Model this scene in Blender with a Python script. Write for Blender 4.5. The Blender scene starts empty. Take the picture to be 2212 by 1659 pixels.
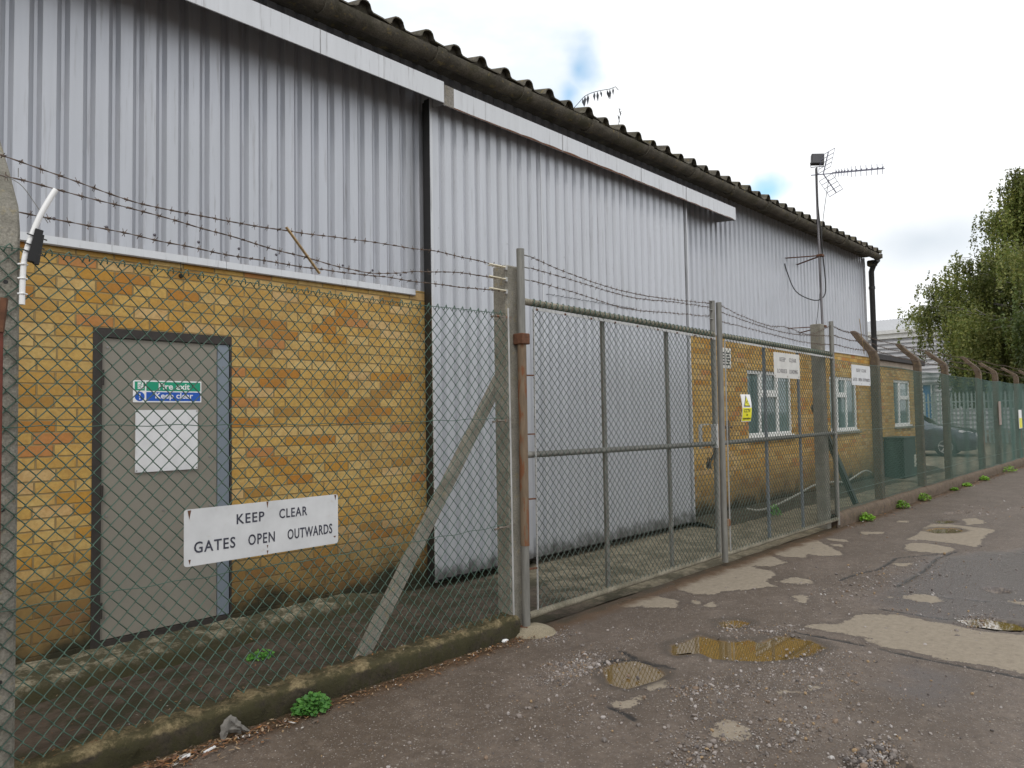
import bpy, math, random
import numpy as np
from mathutils import Vector, Matrix, noise as mnoise
random.seed(7); rng = np.random.default_rng(7)
D2R = math.radians
sc = bpy.context.scene
COL = sc.collection

# ------------------------------------------------------------------ camera
FPX = 1569.0; AL = D2R(43.5); ROLL = .017; PITCH = math.atan(70.5/1569); EYE = 1.55
fw = np.array([math.cos(AL)*math.cos(PITCH), math.sin(AL)*math.cos(PITCH), math.sin(PITCH)])
rt = np.cross(fw, [0, 0, 1]); rt /= np.linalg.norm(rt); up = np.cross(rt, fw)
rt2 = rt*math.cos(ROLL)-up*math.sin(ROLL); up2 = up*math.cos(ROLL)+rt*math.sin(ROLL)
cam_d = bpy.data.cameras.new('camera'); cam = bpy.data.objects.new('camera', cam_d); COL.objects.link(cam)
cam.matrix_world = Matrix(((rt2[0], up2[0], -fw[0], 0), (rt2[1], up2[1], -fw[1], 0), (rt2[2], up2[2], -fw[2], EYE), (0, 0, 0, 1)))
cam_d.sensor_fit = 'HORIZONTAL'; cam_d.sensor_width = 36; cam_d.lens = FPX/2212*36
cam_d.clip_start = .05; cam_d.clip_end = 3000
sc.camera = cam

def gpt(px, py, z=0.0):
    """where a measured point of the road lies on the ground plane"""
    d = fw+rt2*(px-1106)/FPX-up2*(py-829.5)/FPX
    t = (z-EYE)/d[2]
    return d[0]*t, d[1]*t

# ------------------------------------------------------------------ light, sky, exposure
sc.view_settings.view_transform = 'Standard'; sc.view_settings.look = 'None'
sc.view_settings.exposure = 0; sc.view_settings.gamma = 1
SUN_EL = D2R(48); SUN_AZ = D2R(222)      # azimuth of the sun measured from +x towards +y
sd = Vector((math.cos(SUN_EL)*math.cos(SUN_AZ), math.cos(SUN_EL)*math.sin(SUN_AZ), math.sin(SUN_EL)))
sun_d = bpy.data.lights.new('sun', 'SUN'); sun_d.energy = 1.0; sun_d.angle = D2R(16); sun_d.color = (1, .96, .9)
sun = bpy.data.objects.new('sun', sun_d); COL.objects.link(sun)
sun.rotation_euler = sd.to_track_quat('Z', 'Y').to_euler(); sun.location = (0, -5, 12)
world = bpy.data.worlds.new('World'); sc.world = world; world.use_nodes = True
wt = world.node_tree; wt.nodes.clear()
def wn(t, **k):
    n = wt.nodes.new(t)
    for a, b in k.items(): setattr(n, a, b)
    return n
sky = wn('ShaderNodeTexSky', sky_type='NISHITA', sun_disc=False, sun_elevation=SUN_EL, sun_rotation=D2R(90)-SUN_AZ)
tc = wn('ShaderNodeTexCoord')
mp = wn('ShaderNodeMapping'); mp.inputs['Scale'].default_value = (1, 1, 2.6)
wt.links.new(tc.outputs['Generated'], mp.inputs['Vector'])
nz = wn('ShaderNodeTexNoise'); nz.inputs['Scale'].default_value = 2.1; nz.inputs['Detail'].default_value = 7; nz.inputs['Roughness'].default_value = .55
wt.links.new(mp.outputs[0], nz.inputs['Vector'])
cr = wn('ShaderNodeValToRGB')      # cloud body: pale grey to white
cr.color_ramp.elements[0].position = .33; cr.color_ramp.elements[0].color = (.93, 1.0, 1.06, 1)
cr.color_ramp.elements[1].position = .44; cr.color_ramp.elements[1].color = (1.16, 1.18, 1.20, 1)
wt.links.new(nz.outputs['Fac'], cr.inputs['Fac'])
bgc = wn('ShaderNodeBackground'); bgc.inputs['Strength'].default_value = 1.0
bgs = wn('ShaderNodeBackground'); bgs.inputs['Strength'].default_value = .15
skm = wn('ShaderNodeMix', data_type='RGBA', blend_type='MULTIPLY'); skm.inputs[0].default_value = 1; skm.inputs[7].default_value = (.62, 1.40, 1.50, 1)
wt.links.new(sky.outputs[0], skm.inputs[6]); wt.links.new(skm.outputs[2], bgs.inputs['Color'])
def direction(px, py):
    d = fw+rt2*(px-1106)/FPX-up2*(py-829.5)/FPX
    return d/np.linalg.norm(d)
# soft spots of the cloud deck: gaps of blue and one grey cloud bank
def spot(px, py, r0, r1, sz=1.0):
    d = direction(px, py)
    dist = wn('ShaderNodeVectorMath', operation='DISTANCE')
    nn = wn('ShaderNodeTexNoise'); nn.inputs['Scale'].default_value = 9; nn.inputs['Detail'].default_value = 4
    wt.links.new(tc.outputs['Generated'], nn.inputs['Vector'])
    sub = wn('ShaderNodeVectorMath', operation='SUBTRACT'); sub.inputs[1].default_value = tuple(d)
    wt.links.new(tc.outputs['Generated'], sub.inputs[0])
    mu = wn('ShaderNodeVectorMath', operation='MULTIPLY'); mu.inputs[1].default_value = (1, 1, sz)
    wt.links.new(sub.outputs[0], mu.inputs[0])
    ln = wn('ShaderNodeVectorMath', operation='LENGTH'); wt.links.new(mu.outputs[0], ln.inputs[0])
    ad = wn('ShaderNodeMath', operation='MULTIPLY_ADD'); ad.inputs[1].default_value = .10; 
    wt.links.new(nn.outputs['Fac'], ad.inputs[0]); wt.links.new(ln.outputs['Value'], ad.inputs[2])
    mr = wn('ShaderNodeMapRange', interpolation_type='SMOOTHSTEP')
    mr.inputs[1].default_value = r0+.05; mr.inputs[2].default_value = r1+.05; mr.inputs[3].default_value = 1; mr.inputs[4].default_value = 0
    wt.links.new(ad.outputs[0], mr.inputs[0])
    return mr.outputs[0]
s1 = spot(1250, 150, .0, .048, .62); s1b = spot(1228, 205, .0, .046, .7); s2 = spot(1655, 415, -.005, .040, 1.4)
mx = wn('ShaderNodeMath', operation='MAXIMUM'); wt.links.new(s1, mx.inputs[0]); wt.links.new(s1b, mx.inputs[1])
mx2 = wn('ShaderNodeMath', operation='MAXIMUM'); wt.links.new(mx.outputs[0], mx2.inputs[0]); wt.links.new(s2, mx2.inputs[1])
mm = wn('ShaderNodeMath', operation='MULTIPLY'); mm.inputs[1].default_value = .72; wt.links.new(mx2.outputs[0], mm.inputs[0])
g = spot(2000, 520, .0, .13, 2.4)
gm = wn('ShaderNodeMath', operation='MULTIPLY'); gm.inputs[1].default_value = .8; wt.links.new(g, gm.inputs[0])
mixg = wn('ShaderNodeMix', data_type='RGBA'); mixg.inputs[7].default_value = (.66, .74, .82, 1)
wt.links.new(gm.outputs[0], mixg.inputs[0]); wt.links.new(cr.outputs[0], mixg.inputs[6]); wt.links.new(mixg.outputs[2], bgc.inputs['Color'])
ms = wn('ShaderNodeMixShader'); wt.links.new(mm.outputs[0], ms.inputs[0]); wt.links.new(bgc.outputs[0], ms.inputs[1]); wt.links.new(bgs.outputs[0], ms.inputs[2])
wo = wn('ShaderNodeOutputWorld'); wt.links.new(ms.outputs[0], wo.inputs[0])

# ------------------------------------------------------------------ mesh builder
class MB:
    def __init__(s): s.v = []; s.f = []; s.m = []
    def add(s, vs, fs, mi=0):
        o = len(s.v); s.v += [tuple(map(float, p)) for p in vs]; s.f += [tuple(i+o for i in f) for f in fs]; s.m += [mi]*len(fs); return s
    def box(s, x0, x1, y0, y1, z0, z1, b=0, mi=0):
        if b <= 0:
            vs = [(x, y, z) for z in (z0, z1) for y in (y0, y1) for x in (x0, x1)]
            return s.add(vs, [(0, 2, 3, 1), (4, 5, 7, 6), (0, 1, 5, 4), (2, 6, 7, 3), (0, 4, 6, 2), (1, 3, 7, 5)], mi)
        vs = []; idx = {}
        for i, (x, sx) in enumerate(((x0, 1), (x1, -1))):
            for j, (y, sy) in enumerate(((y0, 1), (y1, -1))):
                for k, (z, sz) in enumerate(((z0, 1), (z1, -1))):
                    for a in range(3):
                        p = [x+sx*b, y+sy*b, z+sz*b]; p[a] = (x, y, z)[a]
                        idx[i, j, k, a] = len(vs); vs.append(p)
        q = idx; fs = []
        for i in (0, 1):
            f = [q[i, 0, 0, 0], q[i, 0, 1, 0], q[i, 1, 1, 0], q[i, 1, 0, 0]]; fs.append(f if i == 0 else f[::-1])
            f = [q[0, i, 0, 1], q[1, i, 0, 1], q[1, i, 1, 1], q[0, i, 1, 1]]; fs.append(f if i == 0 else f[::-1])
            f = [q[0, 0, i, 2], q[0, 1, i, 2], q[1, 1, i, 2], q[1, 0, i, 2]]; fs.append(f if i == 0 else f[::-1])
        for i in (0, 1):
            for j in (0, 1):
                fs.append([q[0, i, j, 1], q[1, i, j, 1], q[1, i, j, 2], q[0, i, j, 2]])
                fs.append([q[i, 0, j, 0], q[i, 1, j, 0], q[i, 1, j, 2], q[i, 0, j, 2]])
                fs.append([q[i, j, 0, 0], q[i, j, 1, 0], q[i, j, 1, 1], q[i, j, 0, 1]])
                for k in (0, 1): fs.append([q[i, j, k, 0], q[i, j, k, 1], q[i, j, k, 2]])
        return s.add(vs, fs, mi)
    def tube(s, pts, r, n=8, cap=True, mi=0, squash=1.0):
        pts = [Vector(p) for p in pts]; N = len(pts); rs = r if isinstance(r, (list, tuple)) else [r]*N
        vs = []; fs = []; prev = None
        for i, p in enumerate(pts):
            t = (pts[min(i+1, N-1)]-pts[max(i-1, 0)])
            if t.length < 1e-9: t = Vector((0, 0, 1))
            t.normalize()
            if prev is None:
                a = Vector((0, 0, 1)) if abs(t.z) < .9 else Vector((0, 1, 0)); u = t.cross(a).normalized()
            else:
                u = prev-t*prev.dot(t)
                u = u.normalized() if u.length > 1e-6 else t.orthogonal().normalized()
            prev = u; w = t.cross(u)
            for k in range(n):
                a = 2*math.pi*k/n; vs.append(p+(u*math.cos(a)+w*math.sin(a)*squash)*rs[i])
        for i in range(N-1):
            for k in range(n):
                a, b = i*n+k, i*n+(k+1) % n; fs.append((a, b, b+n, a+n))
        if cap: fs.append(tuple(range(n-1, -1, -1))); fs.append(tuple(range((N-1)*n, N*n)))
        return s.add(vs, fs, mi)
    def bar(s, a, b, w, h, mi=0, upv=(0, 0, 1)):
        a = Vector(a); b = Vector(b); t = (b-a).normalized(); u = t.cross(Vector(upv))
        if u.length < 1e-4: u = t.cross(Vector((0, 1, 0)))
        u.normalize(); v = t.cross(u)
        vs = [p+u*sx*w/2+v*sy*h/2 for p in (a, b) for sx, sy in ((-1, -1), (1, -1), (1, 1), (-1, 1))]
        return s.add(vs, [(3, 2, 1, 0), (4, 5, 6, 7), (0, 1, 5, 4), (1, 2, 6, 5), (2, 3, 7, 6), (3, 0, 4, 7)], mi)
    def prism(s, poly, ax, lo, hi, mi=0):
        """poly in the plane across axis ax, run from lo to hi"""
        n = len(poly); vs = []
        for c in (lo, hi):
            for p in poly:
                q = list(p); q.insert(ax, c); vs.append(q)
        fs = [(i, (i+1) % n, (i+1) % n+n, i+n) for i in range(n)]+[tuple(range(n-1, -1, -1)), tuple(range(n, 2*n))]
        return s.add(vs, fs, mi)
    def strip(s, prof, ax, lo, hi, mi=0, div=1):
        """open profile swept along axis ax"""
        n = len(prof); vs = []
        for c in np.linspace(lo, hi, div+1):
            for p in prof:
                q = list(p); q.insert(ax, c); vs.append(q)
        fs = [(j*n+i, j*n+i+1, (j+1)*n+i+1, (j+1)*n+i) for j in range(div) for i in range(n-1)]
        return s.add(vs, fs, mi)

def wloc(o):
    v = Vector((0, 0, 0))
    while o is not None: v += o.location; o = o.parent
    return v
def finish(name, mesh, mats, parent, smooth, origin):
    if not isinstance(mats, (list, tuple)): mats = [mats]
    for m in mats: mesh.materials.append(m)
    o = bpy.data.objects.new(name, mesh); COL.objects.link(o)
    if parent is not None:
        o.parent = parent; off = wloc(parent)
    else:
        co = np.empty(len(mesh.vertices)*3, np.float32); mesh.vertices.foreach_get('co', co); co = co.reshape(-1, 3)
        off = Vector(origin) if origin is not None else Vector(((co[:, 0].min()+co[:, 0].max())/2, (co[:, 1].min()+co[:, 1].max())/2, co[:, 2].min()))
        o.location = off
    mesh.transform(Matrix.Translation(-Vector(off)))
    if smooth:
        mesh.polygons.foreach_set('use_smooth', [True]*len(mesh.polygons))
        if smooth == 'auto':
            try: mesh.set_sharp_from_angle(angle=D2R(38))
            except Exception: pass
    mesh.update()
    return o
def obj(name, mb, mats, parent=None, smooth=False, origin=None):
    me = bpy.data.meshes.new(name); me.from_pydata(mb.v, [], mb.f)
    if any(mb.m): me.polygons.foreach_set('material_index', mb.m)
    return finish(name, me, mats, parent, smooth, origin)
def parts(name, mbs, mats, parent, smooth=False):
    return [obj(name, q, mats, parent, smooth) for q in mbs]
def T(*a, **k): return MB().tube(*a, **k)
def tag(o, label=None, cat=None, group=None, kind=None):
    if label: o['label'] = label
    if cat: o['category'] = cat
    if group: o['group'] = group
    if kind: o['kind'] = kind
    return o
def thing(name, label, cat, loc, group=None):
    o = bpy.data.objects.new(name, None); COL.objects.link(o); o.location = loc; o.empty_display_size = .1
    return tag(o, label, cat, group)
def copy_thing(o, delta, label):
    c = o.copy(); COL.objects.link(c); c.location = Vector(o.location)+Vector(delta); c['label'] = label
    for ch in list(o.children):
        k = ch.copy(); COL.objects.link(k); k.parent = c
        for gch in list(ch.children):
            q = gch.copy(); COL.objects.link(q); q.parent = k
    return c

# ------------------------------------------------------------------ materials
MATS = {}
class NT:
    def __init__(s, name):
        s.mat = bpy.data.materials.new(name); s.mat.use_nodes = True; s.t = s.mat.node_tree; s.n = s.t.nodes
        s.b = s.n['Principled BSDF']; MATS[name] = s.mat
    def new(s, t, **k):
        n = s.n.new(t)
        for a, b in k.items(): setattr(n, a, b)
        return n
    def L(s, a, b): s.t.links.new(a, b)
    def set(s, name, v):
        if hasattr(v, 'is_linked') or hasattr(v, 'links'): s.L(v, s.b.inputs[name])
        else: s.b.inputs[name].default_value = v if not (isinstance(v, tuple) and len(v) == 3) else (*v, 1)
    def coord(s, kind='Object', scale=(1, 1, 1)):
        if kind == 'Position': o = s.new('ShaderNodeNewGeometry').outputs['Position']
        else: o = s.new('ShaderNodeTexCoord').outputs[kind]
        m = s.new('ShaderNodeMapping'); m.inputs['Scale'].default_value = scale; s.L(o, m.inputs[0]); return m.outputs[0]
    def noise(s, scale, detail=4, rough=.55, vec=None, out='Fac', dist=0):
        n = s.new('ShaderNodeTexNoise'); n.inputs['Scale'].default_value = scale; n.inputs['Detail'].default_value = detail
        n.inputs['Roughness'].default_value = rough; n.inputs['Distortion'].default_value = dist
        s.L(vec if vec is not None else s.coord('Position'), n.inputs['Vector']); return n.outputs[out]
    def ramp(s, f, stops, interp='LINEAR'):
        r = s.new('ShaderNodeValToRGB'); e = r.color_ramp; e.interpolation = interp
        while len(e.elements) < len(stops): e.elements.new(.5)
        for el, (p, c) in zip(e.elements, stops):
            el.position = p; el.color = (c, c, c, 1) if not isinstance(c, tuple) else (*c, 1)
        s.L(f, r.inputs[0]); return r.outputs[0]
    def mix(s, f, a, b, mode='MIX'):
        m = s.new('ShaderNodeMix', data_type='RGBA', blend_type=mode, clamp_factor=True)
        for i, v in ((0, f), (6, a), (7, b)):
            if hasattr(v, 'links'): s.L(v, m.inputs[i])
            else: m.inputs[i].default_value = v if i == 0 else (*v, 1)
        return m.outputs[2]
    def math(s, op, a, b=None, c=None):
        m = s.new('ShaderNodeMath', operation=op)
        for i, v in enumerate((a, b, c)):
            if v is None: continue
            if hasattr(v, 'links'): s.L(v, m.inputs[i])
            else: m.inputs[i].default_value = v
        return m.outputs[0]
    def mr(s, f, a, b, c=0., d=1., interp='SMOOTHSTEP'):
        m = s.new('ShaderNodeMapRange', interpolation_type=interp)
        s.L(f, m.inputs[0])
        for i, v in enumerate((a, b, c, d)): m.inputs[i+1].default_value = v
        return m.outputs[0]
    def sep(s, v):
        x = s.new('ShaderNodeSeparateXYZ'); s.L(v, x.inputs[0]); return x.outputs
    def bump(s, h, strength=.3, dist=.01):
        b = s.new('ShaderNodeBump'); b.inputs['Strength'].default_value = strength; b.inputs['Distance'].default_value = dist
        s.L(h, b.inputs['Height']); s.L(b.outputs[0], s.b.inputs['Normal'])
    def attr(s, name):
        a = s.new('ShaderNodeAttribute'); a.attribute_name = name
        x = s.new('ShaderNodeSeparateColor'); s.L(a.outputs['Color'], x.inputs[0]); return x.outputs

def simple(name, col, rough=.6, metal=0., var=.12, scale=6., bump=0., bscale=60, alpha=None):
    m = NT(name)
    n = m.noise(scale, 5)
    c = m.mix(m.ramp(n, [(.3, 0.), (.7, 1.)]), tuple(x*(1-var) for x in col), tuple(min(1, x*(1+var)) for x in col))
    m.set('Base Color', c); m.set('Roughness', rough); m.set('Metallic', metal)
    if bump: m.bump(m.noise(bscale, 4), bump, .004)
    return m.mat

def m_brick(name, far=False):
    m = NT(name)
    x, y, z = m.sep(m.new('ShaderNodeNewGeometry').outputs['Position'])
    wob = m.noise(2.2, 2); zz = m.math('MULTIPLY_ADD', wob, .006, z)
    row = m.math('FLOOR', m.math('DIVIDE', zz, .0752))
    fz = m.math('SUBTRACT', m.math('DIVIDE', zz, .0752), row)
    off = m.math('MULTIPLY', m.math('MODULO', m.math('ABSOLUTE', row), 2.), .1125)
    cvr = m.new('ShaderNodeCombineXYZ'); m.L(row, cvr.inputs[1]); wr = m.new('ShaderNodeTexWhiteNoise', noise_dimensions='2D'); m.L(cvr.outputs[0], wr.inputs['Vector'])
    off = m.math('ADD', off, m.math('MULTIPLY', wr.outputs['Value'], .02))
    ux = m.math('DIVIDE', m.math('ADD', m.math('ADD', x, y), off), .2246)
    colx = m.math('FLOOR', ux); fx = m.math('SUBTRACT', ux, colx)
    cv = m.new('ShaderNodeCombineXYZ'); m.L(colx, cv.inputs[0]); m.L(row, cv.inputs[1])
    w = m.new('ShaderNodeTexWhiteNoise', noise_dimensions='2D'); m.L(cv.outputs[0], w.inputs['Vector'])
    base = m.ramp(w.outputs['Value'], [(0, (.56, .36, .10)), (.18, (.60, .43, .16)), (.36, (.53, .32, .08)), (.50, (.66, .48, .20)),
        (.62, (.59, .39, .12)), (.72, (.50, .255, .038)), (.80, (.44, .17, .022)), (.85, (.64, .45, .22)), (.92, (.50, .20, .075)), (.96, (.36, .19, .045)), (1, (.36, .19, .045))], 'CONSTANT')
    inn = m.noise(9, 5, .6)
    c = m.mix(m.ramp(inn, [(.47, 0.), (.75, .5)]), base, (.46, .19, .04))
    base = m.mix(.25, base, (.46, .27, .075)); c = m.mix(m.ramp(inn, [(.47, 0.), (.75, .4)]), base, (.42, .17, .035)); c = m.mix(m.ramp(m.noise(6, 5, .7), [(.45, 0.), (.7, .35)]), c, (.30, .19, .07))
    c = m.mix(m.ramp(m.noise(38, 4, .7), [(.35, .30), (.6, 0.)]), c, (.24, .13, .035))
    c = m.mix(m.ramp(m.noise(1.3, 4, .6), [(.5, 0.), (.75, .4)]), c, (.26, .16, .07))
    # joints
    ex = m.math('MINIMUM', fx, m.math('SUBTRACT', 1., fx)); ez = m.math('MINIMUM', fz, m.math('SUBTRACT', 1., fz))
    jx = m.mr(ex, .016, .030); jz = m.mr(ez, .045, .085)
    body = m.math('MINIMUM', jx, jz)
    mort = m.mix(m.noise(25, 4), (.20, .135, .055), (.34, .25, .12))
    c = m.mix(body, mort, c)
    under = m.math('MULTIPLY', m.mr(fz, .94, .985), .0)
    # damp and algae rising from the ground
    damp = m.math('ADD', z, m.math('MULTIPLY', m.noise(3.5, 5, .6), -.55))
    c = m.mix(m.math('MULTIPLY', m.mr(damp, .66, -.05), .78), c, (.115, .078, .038))
    c = m.mix(m.mr(damp, .06, -.16), c, (.030, .028, .016))
    m.set('Base Color', c); m.set('Roughness', .82); m.b.inputs['Specular IOR Level'].default_value = .25
    h = m.math('ADD', m.math('MULTIPLY', body, 1.), m.math('MULTIPLY', m.noise(70, 4), .25))
    m.bump(h, .8, .006)
    return m.mat

def m_clad(name, tint=(.50, .52, .58), stain=.5):
    m = NT(name)
    v = m.coord('Position', (6, 6, .35)); streak = m.noise(3.2, 5, .6, v)
    n2 = m.noise(.9, 4)
    c = m.mix(m.ramp(streak, [(.35, 0.), (.65, 1.)]), tuple(t*.96 for t in tint), tuple(t*1.03 for t in tint))
    c = m.mix(m.ramp(n2, [(.4, 0.), (.7, .22)]), c, tuple(t*.82 for t in (tint[0], tint[1], tint[2]*.95)))
    v2 = m.coord('Position', (16, 16, .9)); st = m.noise(1.7, 6, .65, v2)
    c = m.mix(m.math('MULTIPLY', m.ramp(st, [(.57, 0.), (.76, 1.)]), stain), c, (.23, .22, .22))
    x, y, z = m.sep(m.new('ShaderNodeNewGeometry').outputs['Position'])
    low = m.math('ADD', z, m.math('MULTIPLY', m.noise(8, 4), -.35))
    c = m.mix(m.math('MULTIPLY', m.mr(low, .12, -.08), .8), c, (.06, .055, .045))
    m.set('Base Color', c); m.set('Metallic', .45); m.set('Roughness', .42)
    return m.mat

def m_concrete(name, a=(.30, .27, .21), b=(.44, .40, .33), moss=.3, lich=.2, rough=.9, sc_=1.):
    m = NT(name)
    n = m.noise(5*sc_, 6, .62); c = m.mix(m.ramp(n, [(.3, 0.), (.7, 1.)]), a, b)
    c = m.mix(m.ramp(m.noise(60*sc_, 5, .7), [(.38, .55), (.6, 0.)]), c, tuple(x*.5 for x in a))
    c = m.mix(m.math('MULTIPLY', m.ramp(m.noise(3.1*sc_, 6, .65), [(.5, 0.), (.62, 1.)]), moss), c, (.045, .042, .016))
    c = m.mix(m.math('MULTIPLY', m.ramp(m.noise(14*sc_, 4, .6), [(.60, 0.), (.68, 1.)]), lich), c, (.36, .27, .08))
    m.set('Base Color', c); m.set('Roughness', rough); m.bump(m.noise(45*sc_, 6, .7), .6, .01)
    return m.mat

def m_galv(name, col=(.33, .33, .31), rust=0., rough=.5):
    m = NT(name)
    v = m.coord('Position', (9, 9, 1.6)); n = m.noise(4, 5, .6, v)
    c = m.mix(m.ramp(n, [(.3, 0.), (.7, 1.)]), tuple(x*.72 for x in col), tuple(x*1.15 for x in col))
    if rust: c = m.mix(m.ramp(m.noise(7, 5, .6, m.coord('Position', (3, 3, .8))), [(.62-rust*.4, 0.), (.70-rust*.4, 1.)]), c, (.19, .078, .034))
    m.set('Base Color', c); m.set('Metallic', .25); m.set('Roughness', rough); m.bump(m.noise(90, 3), .15, .002)
    return m.mat

BRICK = m_brick('yellow_brick')
CLAD = m_clad('ribbed_metal', (.475, .49, .53), .7); DOORCLAD = m_clad('door_ribbed_metal', (.50, .515, .55), .5); FASCIA = m_clad('painted_trim', (.57, .58, .60), 1.0)
CONC = m_concrete('weathered_concrete', (.20, .18, .13), (.34, .31, .24), .35, .1)
CONCP = m_concrete('post_concrete', (.22, .205, .17), (.35, .33, .28), .2, .25, sc_=1.6)
CONCB = m_concrete('brown_concrete', (.10, .072, .050), (.19, .138, .098), .25, .35, sc_=2)
KERBM = m_concrete('mossy_kerb', (.10, .085, .055), (.17, .14, .09), .85, .55, sc_=1.2)
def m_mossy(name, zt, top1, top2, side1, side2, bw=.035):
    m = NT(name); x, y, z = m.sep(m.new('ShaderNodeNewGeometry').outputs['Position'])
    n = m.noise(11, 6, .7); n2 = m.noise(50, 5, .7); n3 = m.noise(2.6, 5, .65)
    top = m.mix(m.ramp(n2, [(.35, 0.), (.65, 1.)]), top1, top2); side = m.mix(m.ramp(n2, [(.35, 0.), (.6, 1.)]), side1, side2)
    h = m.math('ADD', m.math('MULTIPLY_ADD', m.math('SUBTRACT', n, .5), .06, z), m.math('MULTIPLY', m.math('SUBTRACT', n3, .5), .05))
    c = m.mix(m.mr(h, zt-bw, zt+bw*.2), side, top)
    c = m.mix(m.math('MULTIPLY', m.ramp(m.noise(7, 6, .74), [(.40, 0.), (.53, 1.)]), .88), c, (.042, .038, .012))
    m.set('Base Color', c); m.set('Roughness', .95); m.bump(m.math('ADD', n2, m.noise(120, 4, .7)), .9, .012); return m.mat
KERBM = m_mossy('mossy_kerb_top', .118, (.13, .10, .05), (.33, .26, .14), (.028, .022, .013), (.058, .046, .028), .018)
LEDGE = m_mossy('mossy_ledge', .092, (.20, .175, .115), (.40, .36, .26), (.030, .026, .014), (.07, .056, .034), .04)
ASB = m_concrete('fibre_cement', (.060, .053, .040), (.175, .155, .12), .6, .3, sc_=1.2)
GALV = m_galv('galvanised_tube', (.21, .205, .185)); GALVL = m_galv('galvanised_flat', (.46, .46, .45)); GALVB = m_galv('bluish_flat', (.20, .22, .245)); RUSTY = m_galv('rusty_tube', (.20, .145, .095), .25, .75)
WORN = m_galv('worn_bolt', (.17, .15, .12), .12); RUST = simple('rust', (.115, .050, .026), .9, 0, .35, 30, .4); BARB = simple('barbed_wire_metal', (.13, .095, .075), .7, .3, .3, 40)
PVC = simple('green_coated_wire', (.060, .115, .085), .4, 0, .2, 8); PVCD = simple('aged_green_wire', (.085, .115, .095), .45, .1, .25, 8)
PVCF = simple('teal_coated_wire', (.085, .155, .13), .45, 0, .15, 3)
WHITE = simple('white_plastic', (.80, .80, .80), .4, 0, .04); UPVC = simple('white_frame', (.74, .74, .72), .35, 0, .05)
BLACK = simple('black_paint', (.018, .017, .016), .5, 0, .2, 20); DKBROWN = simple('dark_frame', (.030, .024, .020), .6, 0, .3, 12, .2)
GREYP = simple('grey_panel_paint', (.235, .216, .178), .5, 0, .09, 1.6, .03); BLUEGREY = simple('blue_grey_strip', (.20, .235, .275), .45, .2, .06, 3)
RUBBER = simple('black_rubber', (.012, .012, .013), .7); CREAM = simple('cream_insulator', (.72, .66, .50), .5)
WOOD = simple('dry_stick', (.42, .30, .16), .8, 0, .25, 30); DRIFT = simple('grey_driftwood', (.15, .14, .125), .9, 0, .35, 25, .5, 50)
GREENBOX = simple('dark_green_paint', (.012, .036, .028), .5, 0, .15, 4)
def m_sign(name, col, rust=1.0):
    m = NT(name); c = m.mix(m.ramp(m.noise(9, 5), [(.35, 0.), (.75, 1.)]), col, tuple(x*.84 for x in col))
    c = m.mix(m.math('MULTIPLY', m.ramp(m.noise(18, 5, .65), [(.64, 0.), (.72, 1.)]), .35*rust), c, (.45, .30, .13))
    m.set('Base Color', c); m.set('Roughness', .4); return m.mat
SIGN = m_sign('enamel_sign', (.60, .61, .62), .6); SIGNOLD = m_sign('old_enamel_sign', (.58, .57, .54), 1.2); NOTICE = m_sign('white_notice', (.74, .74, .75), .1)
INK = simple('sign_lettering', (.030, .032, .05), .5, 0, .5, 30); INKG = simple('faded_lettering', (.14, .13, .14), .5, 0, .6, 14)
SGREEN = simple('sign_green', (.0, .29, .16), .4, 0, .05); SBLUE = simple('sign_blue', (.005, .09, .46), .4, 0, .05); SYEL = simple('sign_yellow', (.80, .75, .01), .4, 0, .04); SWHITE = simple('sign_white', (.80, .80, .80), .4, 0, .04)
def m_glass():
    m = NT('window_glass'); c = m.mix(m.ramp(m.noise(1.2, 3), [(.35, 0.), (.65, 1.)]), (.045, .085, .09), (.10, .17, .17))
    v = m.coord('Position', (22, 22, .25)); c = m.mix(m.math('MULTIPLY', m.ramp(m.noise(2.5, 2, .5, v), [(.45, 0.), (.55, 1.)]), .5), c, (.20, .28, .27))
    m.set('Base Color', c); m.set('Roughness', .06); m.b.inputs['Specular IOR Level'].default_value = .6; m.b.inputs['Coat Weight'].default_value = .3; m.b.inputs['Coat Roughness'].default_value = .02; return m.mat
GLASS = m_glass()
def m_leaf(name, stops, trans=.25):
    m = NT(name); g = m.new('ShaderNodeNewGeometry'); r = g.outputs['Random Per Island']
    big = m.ramp(m.noise(.55, 3), [(.38, .55), (.62, 1.15)])
    c = m.mix(1.0, m.ramp(r, stops), big, 'MULTIPLY'); m.set('Base Color', c); m.set('Roughness', .55)
    t = m.new('ShaderNodeBsdfTranslucent'); m.L(c, t.inputs['Color']); mx_ = m.new('ShaderNodeMixShader'); mx_.inputs[0].default_value = trans
    m.L(m.b.outputs[0], mx_.inputs[1]); m.L(t.outputs[0], mx_.inputs[2]); m.L(mx_.outputs[0], m.n['Material Output'].inputs[0]); return m.mat
LEAF = m_leaf('birch_leaves', [(0, (.12, .165, .035)), (.5, (.19, .225, .05)), (1, (.30, .30, .09))], .35)
LEAFB = m_leaf('dark_leaves', [(0, (.06, .10, .022)), (.6, (.10, .14, .03)), (1, (.15, .18, .045))], .3)
WEEDL = m_leaf('weed_leaves', [(0, (.06, .20, .03)), (.6, (.10, .30, .05)), (1, (.17, .40, .07))], .3)
WEEDY = m_leaf('bright_weed_leaves', [(0, (.16, .34, .02)), (.6, (.22, .45, .03)), (1, (.34, .52, .06))], .3)
SPRIG = m_leaf('roof_plant_leaves', [(0, (.035, .04, .05)), (1, (.06, .07, .08))], .1)
BARK = m_concrete('bark', (.20, .18, .16), (.42, .40, .37), .3, 0, sc_=1)
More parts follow.
